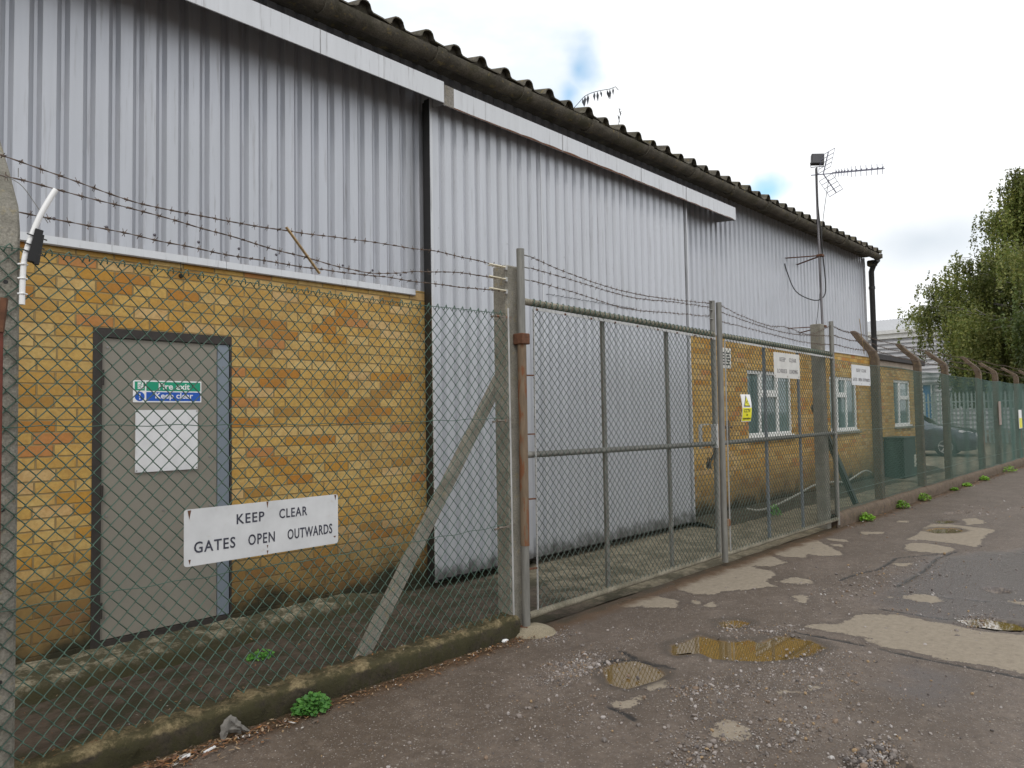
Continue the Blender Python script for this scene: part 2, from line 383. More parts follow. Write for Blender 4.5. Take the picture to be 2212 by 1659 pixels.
def m_multi(name, stops, rough=.8):
    m = NT(name); r = m.new('ShaderNodeNewGeometry').outputs['Random Per Island']
    c = m.mix(m.math('MULTIPLY', m.noise(120, 3), .5), m.ramp(r, stops, 'CONSTANT'), (.06, .05, .045)); m.set('Base Color', c); m.set('Roughness', rough); return m.mat
GRAVEL = m_multi('gravel_stones', [(0, (.19, .165, .15)), (.20, (.28, .24, .215)), (.42, (.38, .335, .31)), (.60, (.25, .175, .12)), (.74, (.44, .40, .38)), (.84, (.38, .26, .14)), (.90, (.12, .105, .10)), (.96, (.50, .48, .46))])
LITTER = m_multi('leaf_litter_bits', [(0, (.16, .07, .03)), (.25, (.26, .12, .045)), (.45, (.36, .20, .08)), (.6, (.14, .10, .07)), (.75, (.45, .32, .20)), (.88, (.62, .58, .54)), (.94, (.42, .17, .04))])

# ------------------------------------------------------------------ ground
def poly_sdf(X, Y, poly):
    p = np.array(poly); n = len(p); d = np.full(X.shape, 1e9); ins = np.zeros(X.shape, bool)
    for i in range(n):
        a = p[i]; b = p[(i+1) % n]; e = b-a; wx = X-a[0]; wy = Y-a[1]; t = np.clip((wx*e[0]+wy*e[1])/(e@e+1e-12), 0, 1)
        d = np.minimum(d, (wx-e[0]*t)**2+(wy-e[1]*t)**2)
        c = ((a[1] <= Y) & (b[1] > Y)) | ((b[1] <= Y) & (a[1] > Y))
        with np.errstate(divide='ignore', invalid='ignore'): xi = a[0]+(Y-a[1])*e[0]/(e[1] if e[1] != 0 else 1e-12)
        ins ^= c & (X < xi)
    d = np.sqrt(d); return np.where(ins, d, -d)
def line_d(X, Y, pts):
    d = np.full(X.shape, 1e9)
    for a, b in zip(pts[:-1], pts[1:]):
        a = np.array(a); b = np.array(b); e = b-a; wx = X-a[0]; wy = Y-a[1]; t = np.clip((wx*e[0]+wy*e[1])/(e@e), 0, 1)
        d = np.minimum(d, (wx-e[0]*t)**2+(wy-e[1]*t)**2)
    return np.sqrt(d)
A9 = lambda P: [gpt(1458+.3418*x, 1092+.3418*y) for x, y in P]
A6 = lambda P: [gpt(702+.3418*x, 1092+.3418*y) for x, y in P]
DRY = [A9(p) for p in [
 [(0,450),(100,400),(250,360),(420,365),(500,390),(610,415),(640,440),(560,480),(640,510),(540,520),(460,530),(330,540),(250,560),(120,560),(60,540),(0,520)],
 [(400,300),(560,295),(640,330),(700,360),(600,385),(480,380),(400,350)],
 [(540,265),(640,240),(760,200),(900,220),(1000,270),(1070,310),(980,320),(820,310),(830,330),(700,325),(560,290)],
 [(750,450),(860,470),(860,490),(780,500),(650,480)],
 [(1460,215),(1520,190),(1580,140),(1620,115),(1740,120),(1990,150),(2030,160),(1960,190),(1920,255),(1900,265),(1800,245),(1600,220)],
 [(1450,250),(1500,235),(1600,240),(1750,265),(1770,280),(1700,300),(1560,295),(1470,285)],
 [(1430,585),(1500,555),(1640,570),(1700,600),(1620,615),(1520,600)],
 [(800,765),(900,750),(1050,745),(1160,690),(1300,685),(1420,690),(1600,730),(1750,750),(1900,790),(2206,820),(2500,860),(2600,1000),(2500,1080),(2206,1055),(2000,1020),(1700,970),(1500,920),(1300,890),(1230,860),(1200,835),(1100,815),(1000,800)],
 [(650,1165),(800,1160),(910,1140),(880,1165),(760,1185),(680,1185)],
 [(240,1430),(260,1380),(330,1355),(400,1370),(470,1420),(420,1480),(340,1495),(260,1470)],
 [(740,570),(800,560),(860,600),(800,615)], [(930,525),(980,530),(950,540)], [(180,630),(230,605),(270,630),(210,645)], [(100,600),(150,600),(160,625),(110,620)],
 [(980,240),(1060,245),(1060,260),(990,258)], [(1160,165),(1330,168),(1310,178),(1200,185)], [(950,205),(1080,215),(1100,230),(1000,225)],
 [(1820,85),(1900,80),(1980,110),(1850,125)], [(1370,365),(1500,360),(1480,385),(1400,380)], [(2100,600),(2260,610),(2260,630),(2150,620)],
 [(1350,575),(1375,572),(1372,588),(1352,588)], [(1400,95),(1480,95),(1470,108),(1410,106)]]]+[A6(p) for p in [
 [(2010,1150),(2100,1100),(2160,1090),(2140,1140),(2050,1170)], [(1820,1240),(1900,1230),(2010,1200),(1960,1260),(1880,1285),(1830,1270)],
 [(1860,620),(1950,580),(2100,570),(2230,600),(2230,650),(2000,640),(1870,640)]]]
PUD = [A9([(-10,880),(80,860),(150,825),(250,840),(330,862),(480,850),(540,870),(600,835),(700,825),(850,850),(940,890),(850,930),(700,955),(620,965),(540,970),(400,965),(250,955),(160,915),(0,935)]),
 A6([(1780,1020),(1850,990),(1950,985),(2100,1030),(2130,1060),(2080,1090),(2000,1110),(1900,1140),(1820,1120),(1780,1070)]),
 A9([(1590,158),(1650,143),(1760,143),(1820,158),(1760,172),(1650,172)]), A9([(290,735),(380,722),(460,735),(400,762),(310,762)]),
 A9([(1820,722),(1960,715),(2120,742),(2206,775),(2050,772),(1880,748)]), A9([(1640,95),(1740,93),(1770,102),(1680,110)])]
HOLE = [A9([(1040,1620),(1080,1530),(1200,1500),(1330,1500),(1450,1560),(1540,1640),(1560,1760),(1000,1760)]), A9([(1790,715),(1880,698),(2000,708),(2150,735),(2240,770),(2206,805),(2000,785),(1850,755)]),
 A9([(1685,45),(1760,36),(1870,36),(1860,48),(1720,56)]), A9([(1935,515),(2050,513),(2150,540),(2140,552),(2020,550)])]
WETP = [A9([(1290,600),(1400,500),(1500,430),(1650,330),(1900,310),(2300,280),(2600,500),(2400,720),(1700,720),(1450,670)]), A9([(1560,1060),(1700,1100),(1640,1250),(1480,1200)])]
CRACK = [A6([(1870,920),(1930,950),(1990,985),(2100,1005),(2200,1028)]), A9([(1300,905),(1500,950),(1700,990),(2000,1045),(2206,1085),(2500,1120)]), A9([(1690,575),(1950,600),(2300,640)]),
 A9([(1290,650),(1450,675),(1700,712),(1800,722)]), A6([(1760,990),(1850,970),(1990,985)]), A9([(700,790),(850,815),(1200,880)]), A6([(1800,1270),(1900,1310),(1960,1350)]),
 A9([(1040,470),(1150,430),(1290,400),(1400,330),(1700,300)]), A9([(1780,290),(1660,330),(1560,420),(1400,510)])]
xs = [-12, -8, -5, -3, -2, -1.2, -.6, -.2]; x = 0.
while x < 75: xs.append(x); x += max(.022, .0065*x)
ys = list(-np.geomspace(1.5, 40, 26)[::-1])+list(np.arange(-1.42, 3.63, .026))+[3.64]
xs = np.array(xs); ys = np.array(ys); NX, NY = len(xs), len(ys)
X, Y = np.meshgrid(xs, ys, indexing='ij')
def fbm(X, Y, s, seed=0, oct=4):
    out = np.zeros(X.shape)
    for o in range(oct):
        k = 2**o*s; r = np.random.default_rng(seed*13+o); tbl = r.random((256, 256))
        gx = X*k+37.3*o; gy = Y*k+11.7*o; ix = np.floor(gx).astype(int); iy = np.floor(gy).astype(int); fx = gx-ix; fy = gy-iy
        fx = fx*fx*(3-2*fx); fy = fy*fy*(3-2*fy); t = lambda a, b: tbl[a % 256, b % 256]
        out += ((t(ix, iy)*(1-fx)+t(ix+1, iy)*fx)*(1-fy)+(t(ix, iy+1)*(1-fx)+t(ix+1, iy+1)*fx)*fy)/2**o
    return out/sum(.5**o for o in range(oct))
jit = (fbm(X, Y, 5, 3)-.5)*.12
def field(polys, lim=.25):
    f = np.full(X.shape, -1e9)
    for p in polys:
        p = np.array(p); 
        f = np.maximum(f, poly_sdf(X, Y, p))
    return f
dry = field(DRY); pud = field(PUD); hole = field(HOLE); wet = field(WETP)
hole2 = poly_sdf(X, Y, PUD[2])
crk = np.full(X.shape, 1e9)
for c in CRACK: crk = np.minimum(crk, line_d(X, Y, c))
kerbd = 3.57-Y
sm = lambda t: np.clip(t, 0, 1)**2*(3-2*np.clip(t, 0, 1))
Z = (fbm(X, Y, .6, 5)-.5)*.012+(fbm(X, Y, 7, 6)-.5)*.006
Z += -.030*sm((pud+.07)/.14)
Z += -.045*sm((hole+jit*.5)/.06)
Z += -.010*sm((.03-np.abs(crk))/.03)
Z += .004*sm((dry)/.05)
Z *= np.clip((60-X)/20, 0, 1)
me = bpy.data.meshes.new('road')
I = np.arange(NX*NY).reshape(NX, NY)
F = np.stack([I[:-1, :-1], I[1:, :-1], I[1:, 1:], I[:-1, 1:]], -1).reshape(-1, 4)
me.from_pydata(np.stack([X, Y, Z], -1).reshape(-1, 3).tolist(), [], F.tolist())
enc = lambda f, w=.25: np.clip(f/w*.5+.5, 0, 1)
ca = me.color_attributes.new('ma', 'FLOAT_COLOR', 'POINT'); a = np.ones((NX*NY, 4), np.float32)
a[:, 0] = enc(dry).ravel(); a[:, 1] = enc(wet, .8).ravel(); a[:, 2] = enc(pud).ravel(); ca.data.foreach_set('color', a.ravel())
cb = me.color_attributes.new('mb', 'FLOAT_COLOR', 'POINT'); a = np.ones((NX*NY, 4), np.float32)
a[:, 0] = enc(.03-crk, .1).ravel(); a[:, 1] = np.clip(kerbd/1.5, 0, 1).ravel(); a[:, 2] = enc(hole).ravel(); cb.data.foreach_set('color', a.ravel())
m = NT('asphalt')
ma = m.attr('ma'); mb_ = m.attr('mb')
fine = m.noise(170, 4, .7); mid = m.noise(22, 5, .65); big = m.noise(1.1, 5, .6); sp = m.noise(75, 3, .6)
c = m.mix(m.ramp(big, [(.35, 0.), (.65, 1.)]), (.122, .092, .068), (.170, .131, .103))
c = m.mix(m.ramp(mid, [(.35, .6), (.6, 0.)]), c, (.070, .052, .042))
c = m.mix(m.ramp(sp, [(.60, 0.), (.70, .8)]), c, (.26, .23, .21))
c = m.mix(m.ramp(fine, [(.3, .7), (.5, 0.)]), c, (.045, .036, .032))
c = m.mix(m.ramp(m.noise(2.3, 6, .7), [(.44, .55), (.58, 0.)]), c, (.080, .058, .042))
c = m.mix(m.ramp(m.noise(8, 6, .72), [(.52, 0.), (.66, .45)]), c, (.20, .158, .125))
def pebbles(c, scale, keep, col, k=.42):
    v = m.new('ShaderNodeTexVoronoi'); v.inputs['Scale'].default_value = scale; m.L(m.coord('Position', (1, 1, .2)), v.inputs['Vector'])
    sc2 = m.new('ShaderNodeSeparateColor'); m.L(v.outputs['Color'], sc2.inputs[0])
    f = m.math('MULTIPLY', m.mr(v.outputs['Distance'], k, k-.12), m.mr(sc2.outputs[0], keep, keep+.02))
    return m.mix(f, c, m.mix(sc2.outputs[1], *col)), f
c, pf1 = pebbles(c, 95, .72, ((.10, .085, .07), (.30, .26, .225)))
c, pf2 = pebbles(c, 46, .86, ((.12, .10, .085), (.33, .285, .24)), .36)
wetf = m.mr(m.math('MULTIPLY_ADD', m.noise(3.2, 5, .6), .30, ma[1]), .52, .72)
c = m.mix(m.math('MULTIPLY', wetf, .75), c, (.084, .068, .064))
edge = m.math('ADD', m.math('MULTIPLY_ADD', m.math('SUBTRACT', m.noise(9, 6, .75), .5), .40, ma[0]), m.math('MULTIPLY', m.math('SUBTRACT', m.noise(27, 5, .7), .5), .17))
dryf = m.mr(edge, .485, .515)
ring = m.math('MULTIPLY', m.mr(edge, .36, .49), m.math('SUBTRACT', 1., dryf))
c = m.mix(m.math('MULTIPLY', ring, .45), c, (.060, .046, .038))
dc = m.mix(m.ramp(mid, [(.3, 0.), (.7, 1.)]), (.24, .20, .15), (.31, .262, .20))
dc = m.mix(m.ramp(sp, [(.62, 0.), (.7, .4)]), dc, (.15, .12, .10))
c = m.mix(m.math('MULTIPLY', dryf, m.ramp(m.noise(19, 5, .7), [(.30, .62), (.48, .95)])), c, dc)
pude = m.math('MULTIPLY_ADD', m.math('SUBTRACT', m.noise(13, 4, .6), .5), .15, ma[2])
c = m.mix(m.mr(pude, .40, .52), c, (.15, .088, .022))
c = m.mix(m.math('MULTIPLY', m.mr(pude, .25, .40), m.math('SUBTRACT', .7, m.mr(pude, .42, .52))), c, (.062, .048, .036))
c = m.mix(m.mr(m.math('MULTIPLY_ADD', m.math('SUBTRACT', mid, .5), .3, mb_[0]), .5, .62), c, (.022, .019, .017))
hf = m.mr(m.math('MULTIPLY_ADD', m.math('SUBTRACT', mid, .5), .3, mb_[2]), .46, .54)
c = m.mix(m.math('MULTIPLY', hf, .6), c, m.mix(m.ramp(m.noise(40, 3), [(.4, 0.), (.6, 1.)]), (.05, .04, .035), (.24, .19, .15)))
# dirt and dead leaves washed against the kerb
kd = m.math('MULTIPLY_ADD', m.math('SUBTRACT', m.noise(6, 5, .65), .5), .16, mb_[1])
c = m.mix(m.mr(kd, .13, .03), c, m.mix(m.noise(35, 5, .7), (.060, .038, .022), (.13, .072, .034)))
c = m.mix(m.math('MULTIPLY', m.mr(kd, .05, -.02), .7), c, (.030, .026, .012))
m.set('Base Color', c)
ro = m.mix(wetf, (.62, .62, .62), (.27, .27, .27)); ro = m.mix(dryf, ro, (.85, .85, .85)); m.set('Roughness', ro); m.b.inputs['Specular IOR Level'].default_value = .45
hh = m.math('ADD', m.math('ADD', m.math('MULTIPLY', fine, .5), m.math('MULTIPLY', sp, .7)), m.math('MULTIPLY', m.math('MAXIMUM', pf1, pf2), .8)); m.bump(hh, .55, .008)
road = tag(finish('road', me, m.mat, None, True, (0, 0, 0)), kind='structure')

# muddy water lying in the hollows
mw = NT('muddy_water'); mw.set('Base Color', (.155, .098, .028)); mw.set('Roughness', .03); mw.b.inputs['Specular IOR Level'].default_value = .8
mw.b.inputs['Coat Weight'].default_value = .6; mw.b.inputs['Coat Roughness'].default_value = .02
for p in PUD:
    p = np.array(p); c0 = p.mean(0); q = c0+(p-c0)*1.22; w_ = MB(); w_.add([(a_, b_, -.0105) for a_, b_ in q], [tuple(range(len(q)))])
    tag(obj('puddle_water', w_, mw.mat), kind='structure')

# yard behind the fence
def grid_mesh(name, xs, ys, zf, mat, smooth=True, parent=None):
    xs = np.array(xs); ys = np.array(ys); X, Y = np.meshgrid(xs, ys, indexing='ij'); Z = zf(X, Y); I = np.arange(X.size).reshape(X.shape)
    F = np.stack([I[:-1, :-1], I[1:, :-1], I[1:, 1:], I[:-1, 1:]], -1).reshape(-1, 4)
    me = bpy.data.meshes.new(name); me.from_pydata(np.stack([X, Y, Z], -1).reshape(-1, 3).tolist(), [], F.tolist())
    return finish(name, me, mat, parent, smooth, (0, 0, 0))
m = NT('yard_surface')
px_, py_, pz_ = m.sep(m.new('ShaderNodeNewGeometry').outputs['Position'])
n1 = m.noise(2.2, 6, .65); n2 = m.noise(14, 5, .65); n3 = m.noise(80, 4, .7)
dirt = m.mix(m.ramp(n2, [(.35, 0.), (.65, 1.)]), (.050, .036, .024), (.10, .075, .055))
conc = m.mix(m.ramp(n2, [(.35, 0.), (.65, 1.)]), (.19, .16, .105), (.29, .25, .175))
left = m.mr(m.math('MULTIPLY_ADD', m.math('SUBTRACT', n1, .5), 2.2, px_), 4.4, 5.6)
c = m.mix(left, dirt, conc)
mossm = m.math('MULTIPLY', m.ramp(m.noise(3.4, 6, .7), [(.46, 0.), (.56, 1.)]), m.mr(px_, 4.0, 7.5, 1., .55))
c = m.mix(m.math('MULTIPLY', mossm, .85), c, (.028, .027, .009))
c = m.mix(m.ramp(n3, [(.3, .5), (.5, 0.)]), c, (.03, .025, .018))
m.set('Base Color', c); m.set('Roughness', .9); m.bump(m.math('ADD', n2, m.math('MULTIPLY', n3, .4)), .6, .02)
YARD = m.mat
yx = list(np.arange(-3, 14, .07))+list(np.arange(14, 75, .7)); yy = list(np.arange(3.64, 5.5, .06))+list(np.geomspace(5.6, 60, 22))
grid_mesh('yard', yx, yy, lambda X, Y: (fbm(X, Y, 1.4, 9)-.5)*.03+.01*np.clip((Y-3.64)/.1, 0, 1), YARD)['kind'] = 'structure'
gm_ = simple('far_ground', (.10, .095, .07), .95, 0, .3, .3)
tag(obj('ground', MB().add([(-1500, -1500, -.06), (1500, -1500, -.06), (1500, 1500, -.06), (-1500, 1500, -.06)], [(0, 1, 2, 3)]), gm_), kind='structure')

# rough concrete kerb below the fence, left of the gates and beyond them
def kerb(name, x0, x1, y0, y1, h, label, mat, rough=.017, seg=.018):
    n = int((x1-x0)/seg); prof = [(y0+.012, -.05), (y0+.004, h*.3), (y0, h*.62), (y0+.012, h*.9), (y0+.035, h), ((y0+y1)/2, h*1.02), (y1-.03, h), (y1-.005, h*.8), (y1, -.05)]
    b = MB(); vs = []
    for i in range(n+1):
        xx = x0+(x1-x0)*i/n
        for j, (py, pz) in enumerate(prof):
            v = Vector((xx*9, py*9, pz*9)); d = mnoise.noise_vector(v)*rough+mnoise.noise_vector(v*3.1)*rough*.6+mnoise.noise_vector(v*8)*rough*.35
            vs.append((xx+d.x*.5, py+d.y, pz+d.z*(.3 if j in (0, 8) else 1)+mnoise.noise(Vector((xx*1.2, 1, 2)))*.012))
    k = len(prof); fs = [(i*k+j, i*k+j+1, (i+1)*k+j+1, (i+1)*k+j) for i in range(n) for j in range(k-1)]
    fs += [tuple(range(k)), tuple(range(n*k+k-1, n*k-1, -1))]
    b.add(vs, fs); return tag(obj(name, b, mat, smooth=True), label, 'kerb')
kerb('kerb', -1.5, 3.80, 3.565, 3.76, .13, 'crumbling mossy concrete kerb under the left chain link fence', KERBM)
kerb('kerb', 9.98, 40, 3.565, 3.78, .185, 'long brown concrete kerb under the far fence beyond the gates', CONCB, .010, .08)

# ------------------------------------------------------------------ warehouse
W = 5.18
wh = thing('warehouse', 'long yellow brick warehouse with ribbed grey metal upper wall and corrugated roof', 'warehouse', (4, W, 0))
b = MB()    # left brick wall with the fire door opening
def wallbox(b, x0, x1, z0, z1, y=W, t=.25): b.box(x0, x1, y, y+t, z0, z1)
wallbox(b, -3, 1.53, -.1, 2.72); wallbox(b, 1.53, 2.455, 2.175, 2.72); wallbox(b, 2.455, 4.34, -.1, 2.72)
wallbox(b, 1.53, 2.455, -.1, .08)
obj('left_brick_wall', b, BRICK, wh)
b = MB(); xw = [(10.84, 12.56), (14.32, 15.87)]; x0 = 8.6
for a, c_ in xw:
    wallbox(b, x0, a, -.1, 2.72); wallbox(b, a, c_, -.1, 1.17); wallbox(b, a, c_, 2.23, 2.72); x0 = c_
wallbox(b, x0, 16.72, -.1, 2.72)
b.box(16.40, 16.59, 5.44, 17, -.1, 4.9)
obj('right_brick_wall', b, BRICK, wh)
b = MB(); wallbox(b, 16.72, 18.32, -.1, 2.53); wallbox(b, 18.32, 19.66, -.1, 1.19); wallbox(b, 18.32, 19.66, 2.26, 2.53); wallbox(b, 19.66, 20.6, -.1, 2.53)
b.box(20.35, 20.6, 5.44, 10, -.1, 2.53)
ew = obj('extension_wall', b, BRICK, wh)
b = MB().box(16.73, 20.62, 5.15, 5.43, 2.532, 2.66)
b.box(20.36, 20.62, 5.431, 10, 2.532, 2.66); obj('extension_lintel', b, m_concrete('pink_concrete', (.34, .28, .22), (.48, .40, .33), .15, .1), wh)
b = MB().box(16.78, 20.68, 5.08, 10, 2.662, 2.79, .01); obj('extension_roof', b, simple('roofing_felt', (.028, .024, .024), .7, 0, .3, 10), wh)
# ribbed cladding
PITCH_R = .1515
def ribs(b, x0, x1, y, z0, z1, phase=0., d=.028, mirror=False):
    """trapezoid sheet, crests proud of the line y"""
    pts = []; k = math.floor((x0-phase)/PITCH_R)
    while True:
        o = phase+k*PITCH_R
        for dx, dy in ((0, -d), (.078, -d), (.112, 0), (.131, 0)):
            xx = o+dx
            if x0 <= xx <= x1: pts.append((xx, y+dy))
        k += 1
        if o > x1: break
    n = len(pts); vs = [(p[0], p[1], z) for z in (z0, z1) for p in pts]
    b.add(vs, [(i, i+1, n+i+1, n+i) for i in range(n-1)])
b = MB(); ribs(b, -3, 16.58, W+.048, 2.70, 4.90, .022, .036); obj('wall_cladding', b, CLAD, wh)
FX = []
for i in range(48):          # domed fixings along the foot of the left sheets
    xx = .06+i*PITCH_R*1.0
    if xx > 4.2: break
    if i % 2 == 0:         FX.append(T([(xx+.035, W+.011, 2.845), (xx+.035, W+.003, 2.845)], [.011, .007], 8))
parts('sheet_fixing', FX, simple('fixing', (.13, .12, .14), .4, .5), wh, True)
b = MB(); prof = [(W-.002, 2.728), (W-.030, 2.722), (W-.034, 2.672), (W-.026, 2.664), (W-.004, 2.668)]
for x0, x1 in ((-3, .90), (.903, 2.40), (2.404, 4.17)): b.prism([(p[0]-(.003 if x0 == .903 else 0), p[1]) for p in prof], 0, x0, x1)
obj('sill_flashing', b, FASCIA, wh)
b = MB().prism([(W+.01, 2.735), (W-.02, 2.73), (W-.025, 2.70), (W-.002, 2.695)], 0, 8.86, 16.62); obj('base_trim', b, DOORCLAD, wh)
FX = []
for i in range(11):
    xx = 5.86+i*.1515; zz = 2.855; FX.append(MB().tube([(xx, 5.030, zz-.006), (xx+.03, 5.022, zz+.0), (xx+.12, 5.026, zz-.004), (xx+.135, 5.030, zz+.012)], .003, 5))
HOOKS = FX
parts('cable_stub', [MB().tube([(2.07, W-.03, 2.70), (2.075, W-.03, 2.63), (2.085, W-.012, 2.585)], .003, 5), MB().tube([(2.085, W, 2.58), (2.085, W-.02, 2.575)], [.016, .010], 8)], BLACK, wh)
# corner trim, downpipe
b = MB().box(16.575, 16.62, W-.015, W+.05, 2.69, 4.85); obj('corner_trim', b, FASCIA, wh)
b = MB(); b.tube([(16.70, W-.11, .02), (16.70, W-.11, 4.55), (16.66, 5.0, 4.70), (16.60, 4.90, 4.77)], .058, 12)
obj('hopper', MB().box(16.60, 16.75, 4.95, 5.13, 4.66, 4.79, .02), ASB, wh)
dp = obj('downpipe', b, BLACK, wh, 'auto')
parts('pipe_collar', [T([(16.70, W-.11, z-.03), (16.70, W-.11, z+.03)], .068, 12) for z in (.9, 2.0, 3.1, 4.2)], BLACK, dp, 'auto')
# gutter
GY, GZ, GR = 4.875, 4.838, .088
def half(r, a0=180, a1=360, n=10): return [(GY+r*math.cos(D2R(a0+(a1-a0)*i/n)), GZ+r*math.sin(D2R(a0+(a1-a0)*i/n))) for i in range(n+1)]
b = MB(); out = half(GR); inn = half(GR-.012)[::-1]; b.prism(out+inn, 0, -4, 16.54)
gt = obj('gutter', b, ASB, wh, 'auto')
FX = []
for i in range(17):
    xx = -2.62+i*1.13
    o2 = half(GR+.018, 176, 364); FX.append(MB().prism(o2+half(GR+.001, 176, 364)[::-1], 0, xx, xx+.10))
parts('gutter_collar', FX, ASB, gt, 'auto')
b = MB().box(16.541, 16.57, GY-.085, GY+.085, GZ-.06, GZ+.04, .01); b.bar((16.57, GY, GZ-.02), (16.66, GY, GZ+.04), .03, .03); obj('gutter_end', b, ASB, gt)
# roof: profiled fibre cement sheets with humped ribs
RP = .332; hump = [(0, 0), (.016, .012), (.036, .056), (.058, .074), (.088, .080), (.118, .075), (.138, .056), (.152, .014), (.168, .0), (.26, -.004)]
prof = []; k = -12
while k*RP < 16.9:
    o = .02+k*RP
    for dx, dz in hump: prof.append((o+dx, dz+.012*math.sin(k*2.7)))
    k += 1
prof = [p for p in prof if -4 <= p[0] <= 16.72]
b = MB(); n = len(prof); SL = math.tan(D2R(14)); RY0 = 4.83; RZ0 = 4.893
def rv(y, off): return [(p[0], y+(.016*mnoise.noise(Vector((p[0]*2.7, 5, 0))) if y < RY0+.01 else 0), RZ0+(y-RY0)*SL+p[1]+off+.006*mnoise.noise(Vector((p[0]*9, 2, 1)))) for p in prof]
NS = 8; ysr = np.linspace(RY0, 12.5, NS+1)
vs = []
for y in ysr: vs += rv(y, .012)
for y in ysr: vs += rv(y, 0)
TT = (NS+1)*n
fs = [(j*n+i, j*n+i+1, (j+1)*n+i+1, (j+1)*n+i) for j in range(NS) for i in range(n-1)]
fs += [(TT+(j+1)*n+i, TT+(j+1)*n+i+1, TT+j*n+i+1, TT+j*n+i) for j in range(NS) for i in range(n-1)]
fs += [(i, TT+i, TT+i+1, i+1) for i in range(n-1)]
b.add(vs, fs)
rf = obj('roof', b, ASB, wh)
b = MB(); vs = []      # filler pieces closing the humps, a little back from the edge
yb = RY0+.07
top = rv(yb, -.002); n = len(top); vs = top+[(p[0], yb, RZ0-.06) for p in top]
b.add(vs, [(i, i+1, n+i+1, n+i) for i in range(n-1)]); obj('eaves_filler', b, ASB, rf)
b = MB().box(-4, 16.6, 4.96, 5.20, 4.86, 4.885); obj('soffit', b, ASB, wh)
b = MB(); b.add([(-4, 5.43, -.1), (-4, 20, -.1), (-4, 20, 4.9), (-4, 12.5, 6.75), (-4, 5.43, 4.9)], [(4, 3, 2, 1, 0)])
b.add([(-4, 20, -.1), (16.59, 20, -.1), (16.59, 20, 4.9), (-4, 20, 4.9)], [(3, 2, 1, 0)])
b.add([(16.585, 5.2, 4.88), (16.585, 20, 4.88), (16.585, 12.5, 6.72)], [(0, 1, 2)])
b.add([(-4, 12.5, 6.79), (16.72, 12.5, 6.79), (16.72, 20.3, 4.87), (-4, 20.3, 4.87)], [(0, 1, 2, 3)]); obj('rear_walls', b, CLAD, wh)
# rail covers above the sliding door
def cover(name, x0, x1, y, z0, z1, mats, seams):
    b = MB().box(x0, x1, y, y+.012, z0, z1, .002); b.add([(x0, y+.006, z1), (x1, y+.006, z1), (x1, W+.02, z1+.05), (x0, W+.02, z1+.05)], [(0, 1, 2, 3)])
    b.add([(x0, y+.012, z0), (x0, W+.02, z0+.03), (x0, W+.02, z1), (x0, y+.012, z1)], [(0, 1, 2, 3)]); b.add([(x1, y+.012, z0), (x1, W+.02, z0+.03), (x1, W+.02, z1), (x1, y+.012, z1)], [(3, 2, 1, 0)])
    o = obj(name, b, mats, wh)
    parts('cover_seam', [MB().box(x, x+.006, y-.003, y-.0005, z0+.001, z1-.001) for x in seams], simple('seam', (.33, .33, .34), .6), o)
    return o
cover('rail_cover', -3, 4.30, 4.868, 4.405, 4.60, FASCIA, [.2, 3.02])
rc = cover('rail_cover', 4.302, 10.02, 4.885, 4.395, 4.585, FASCIA, [4.42, 6.0, 7.52, 8.6])
obj('cover_patch', MB().box(4.304, 4.43, 4.8815, 4.8845, 4.396, 4.584), m_concrete('stained_patch', (.20, .185, .16), (.33, .31, .28), .2, .1), rc)
b = MB(); vs = []
for i in range(200):
    x = 4.35+i*5.6/199; vs.append((x, 4.8835, 4.393)); 
vs2 = [(v[0], 4.8835, 4.400+.016*abs(mnoise.noise(Vector((v[0]*3, 0, 3))))+.010*math.exp(-((v[0]-6.4)/1.4)**2)) for v in vs]
b.add(vs+vs2, [(i, i+1, 200+i+1, 200+i) for i in range(199)]); obj('rusty_edge', b, RUST, rc)
b = MB().box(-3, 10.0, 4.93, 5.02, 4.50, 4.56); obj('door_rail', b, RUST, wh)
# sliding door
sd_ = thing('sliding_door_holder', '', '', (6, 5.05, .1)); bpy.data.objects.remove(sd_)
b = MB(); ribs(b, 4.292, 8.832, 5.068, .10, 4.50, 4.292, .034)
door = obj('sliding_door', b, DOORCLAD, wh)
parts('wire_clip', HOOKS, BLACK, door)
parts('door_edge', [MB().box(4.262, 4.291, 5.028, 5.036, .08, 4.50), MB().box(8.833, 8.86, 5.03, 5.075, .08, 4.5), MB().box(5.800, 5.812, 5.029, 5.035, .1, 4.5)], FASCIA, door)
b = MB().box(4.262, 4.29, 5.037, 5.11, .08, 4.49); b.box(4.291, 8.85, 5.071, 5.17, .08, 4.49); obj('door_core_gap_shade', b, BLACK, door)  # black near end paints in the shaded gap beside the door; rest is backing
FX = []
for kk in range(3):
    for i in range(kk % 2, 30, 2):
        x = 4.34+i*PITCH_R; 
        FX.append(T([(x+.02, 5.036, (.62, 1.55, 2.42)[kk]), (x+.02, 5.031, (.62, 1.55, 2.42)[kk])], .006, 6))
        if kk == 0 and i % 3 == 0: FX.append(T([(x+.02, 5.036, 3.30), (x+.02, 5.031, 3.30)], .006, 6))
parts('door_fixing', FX, simple('bolt_metal', (.45, .45, .45), .4, .5), door)
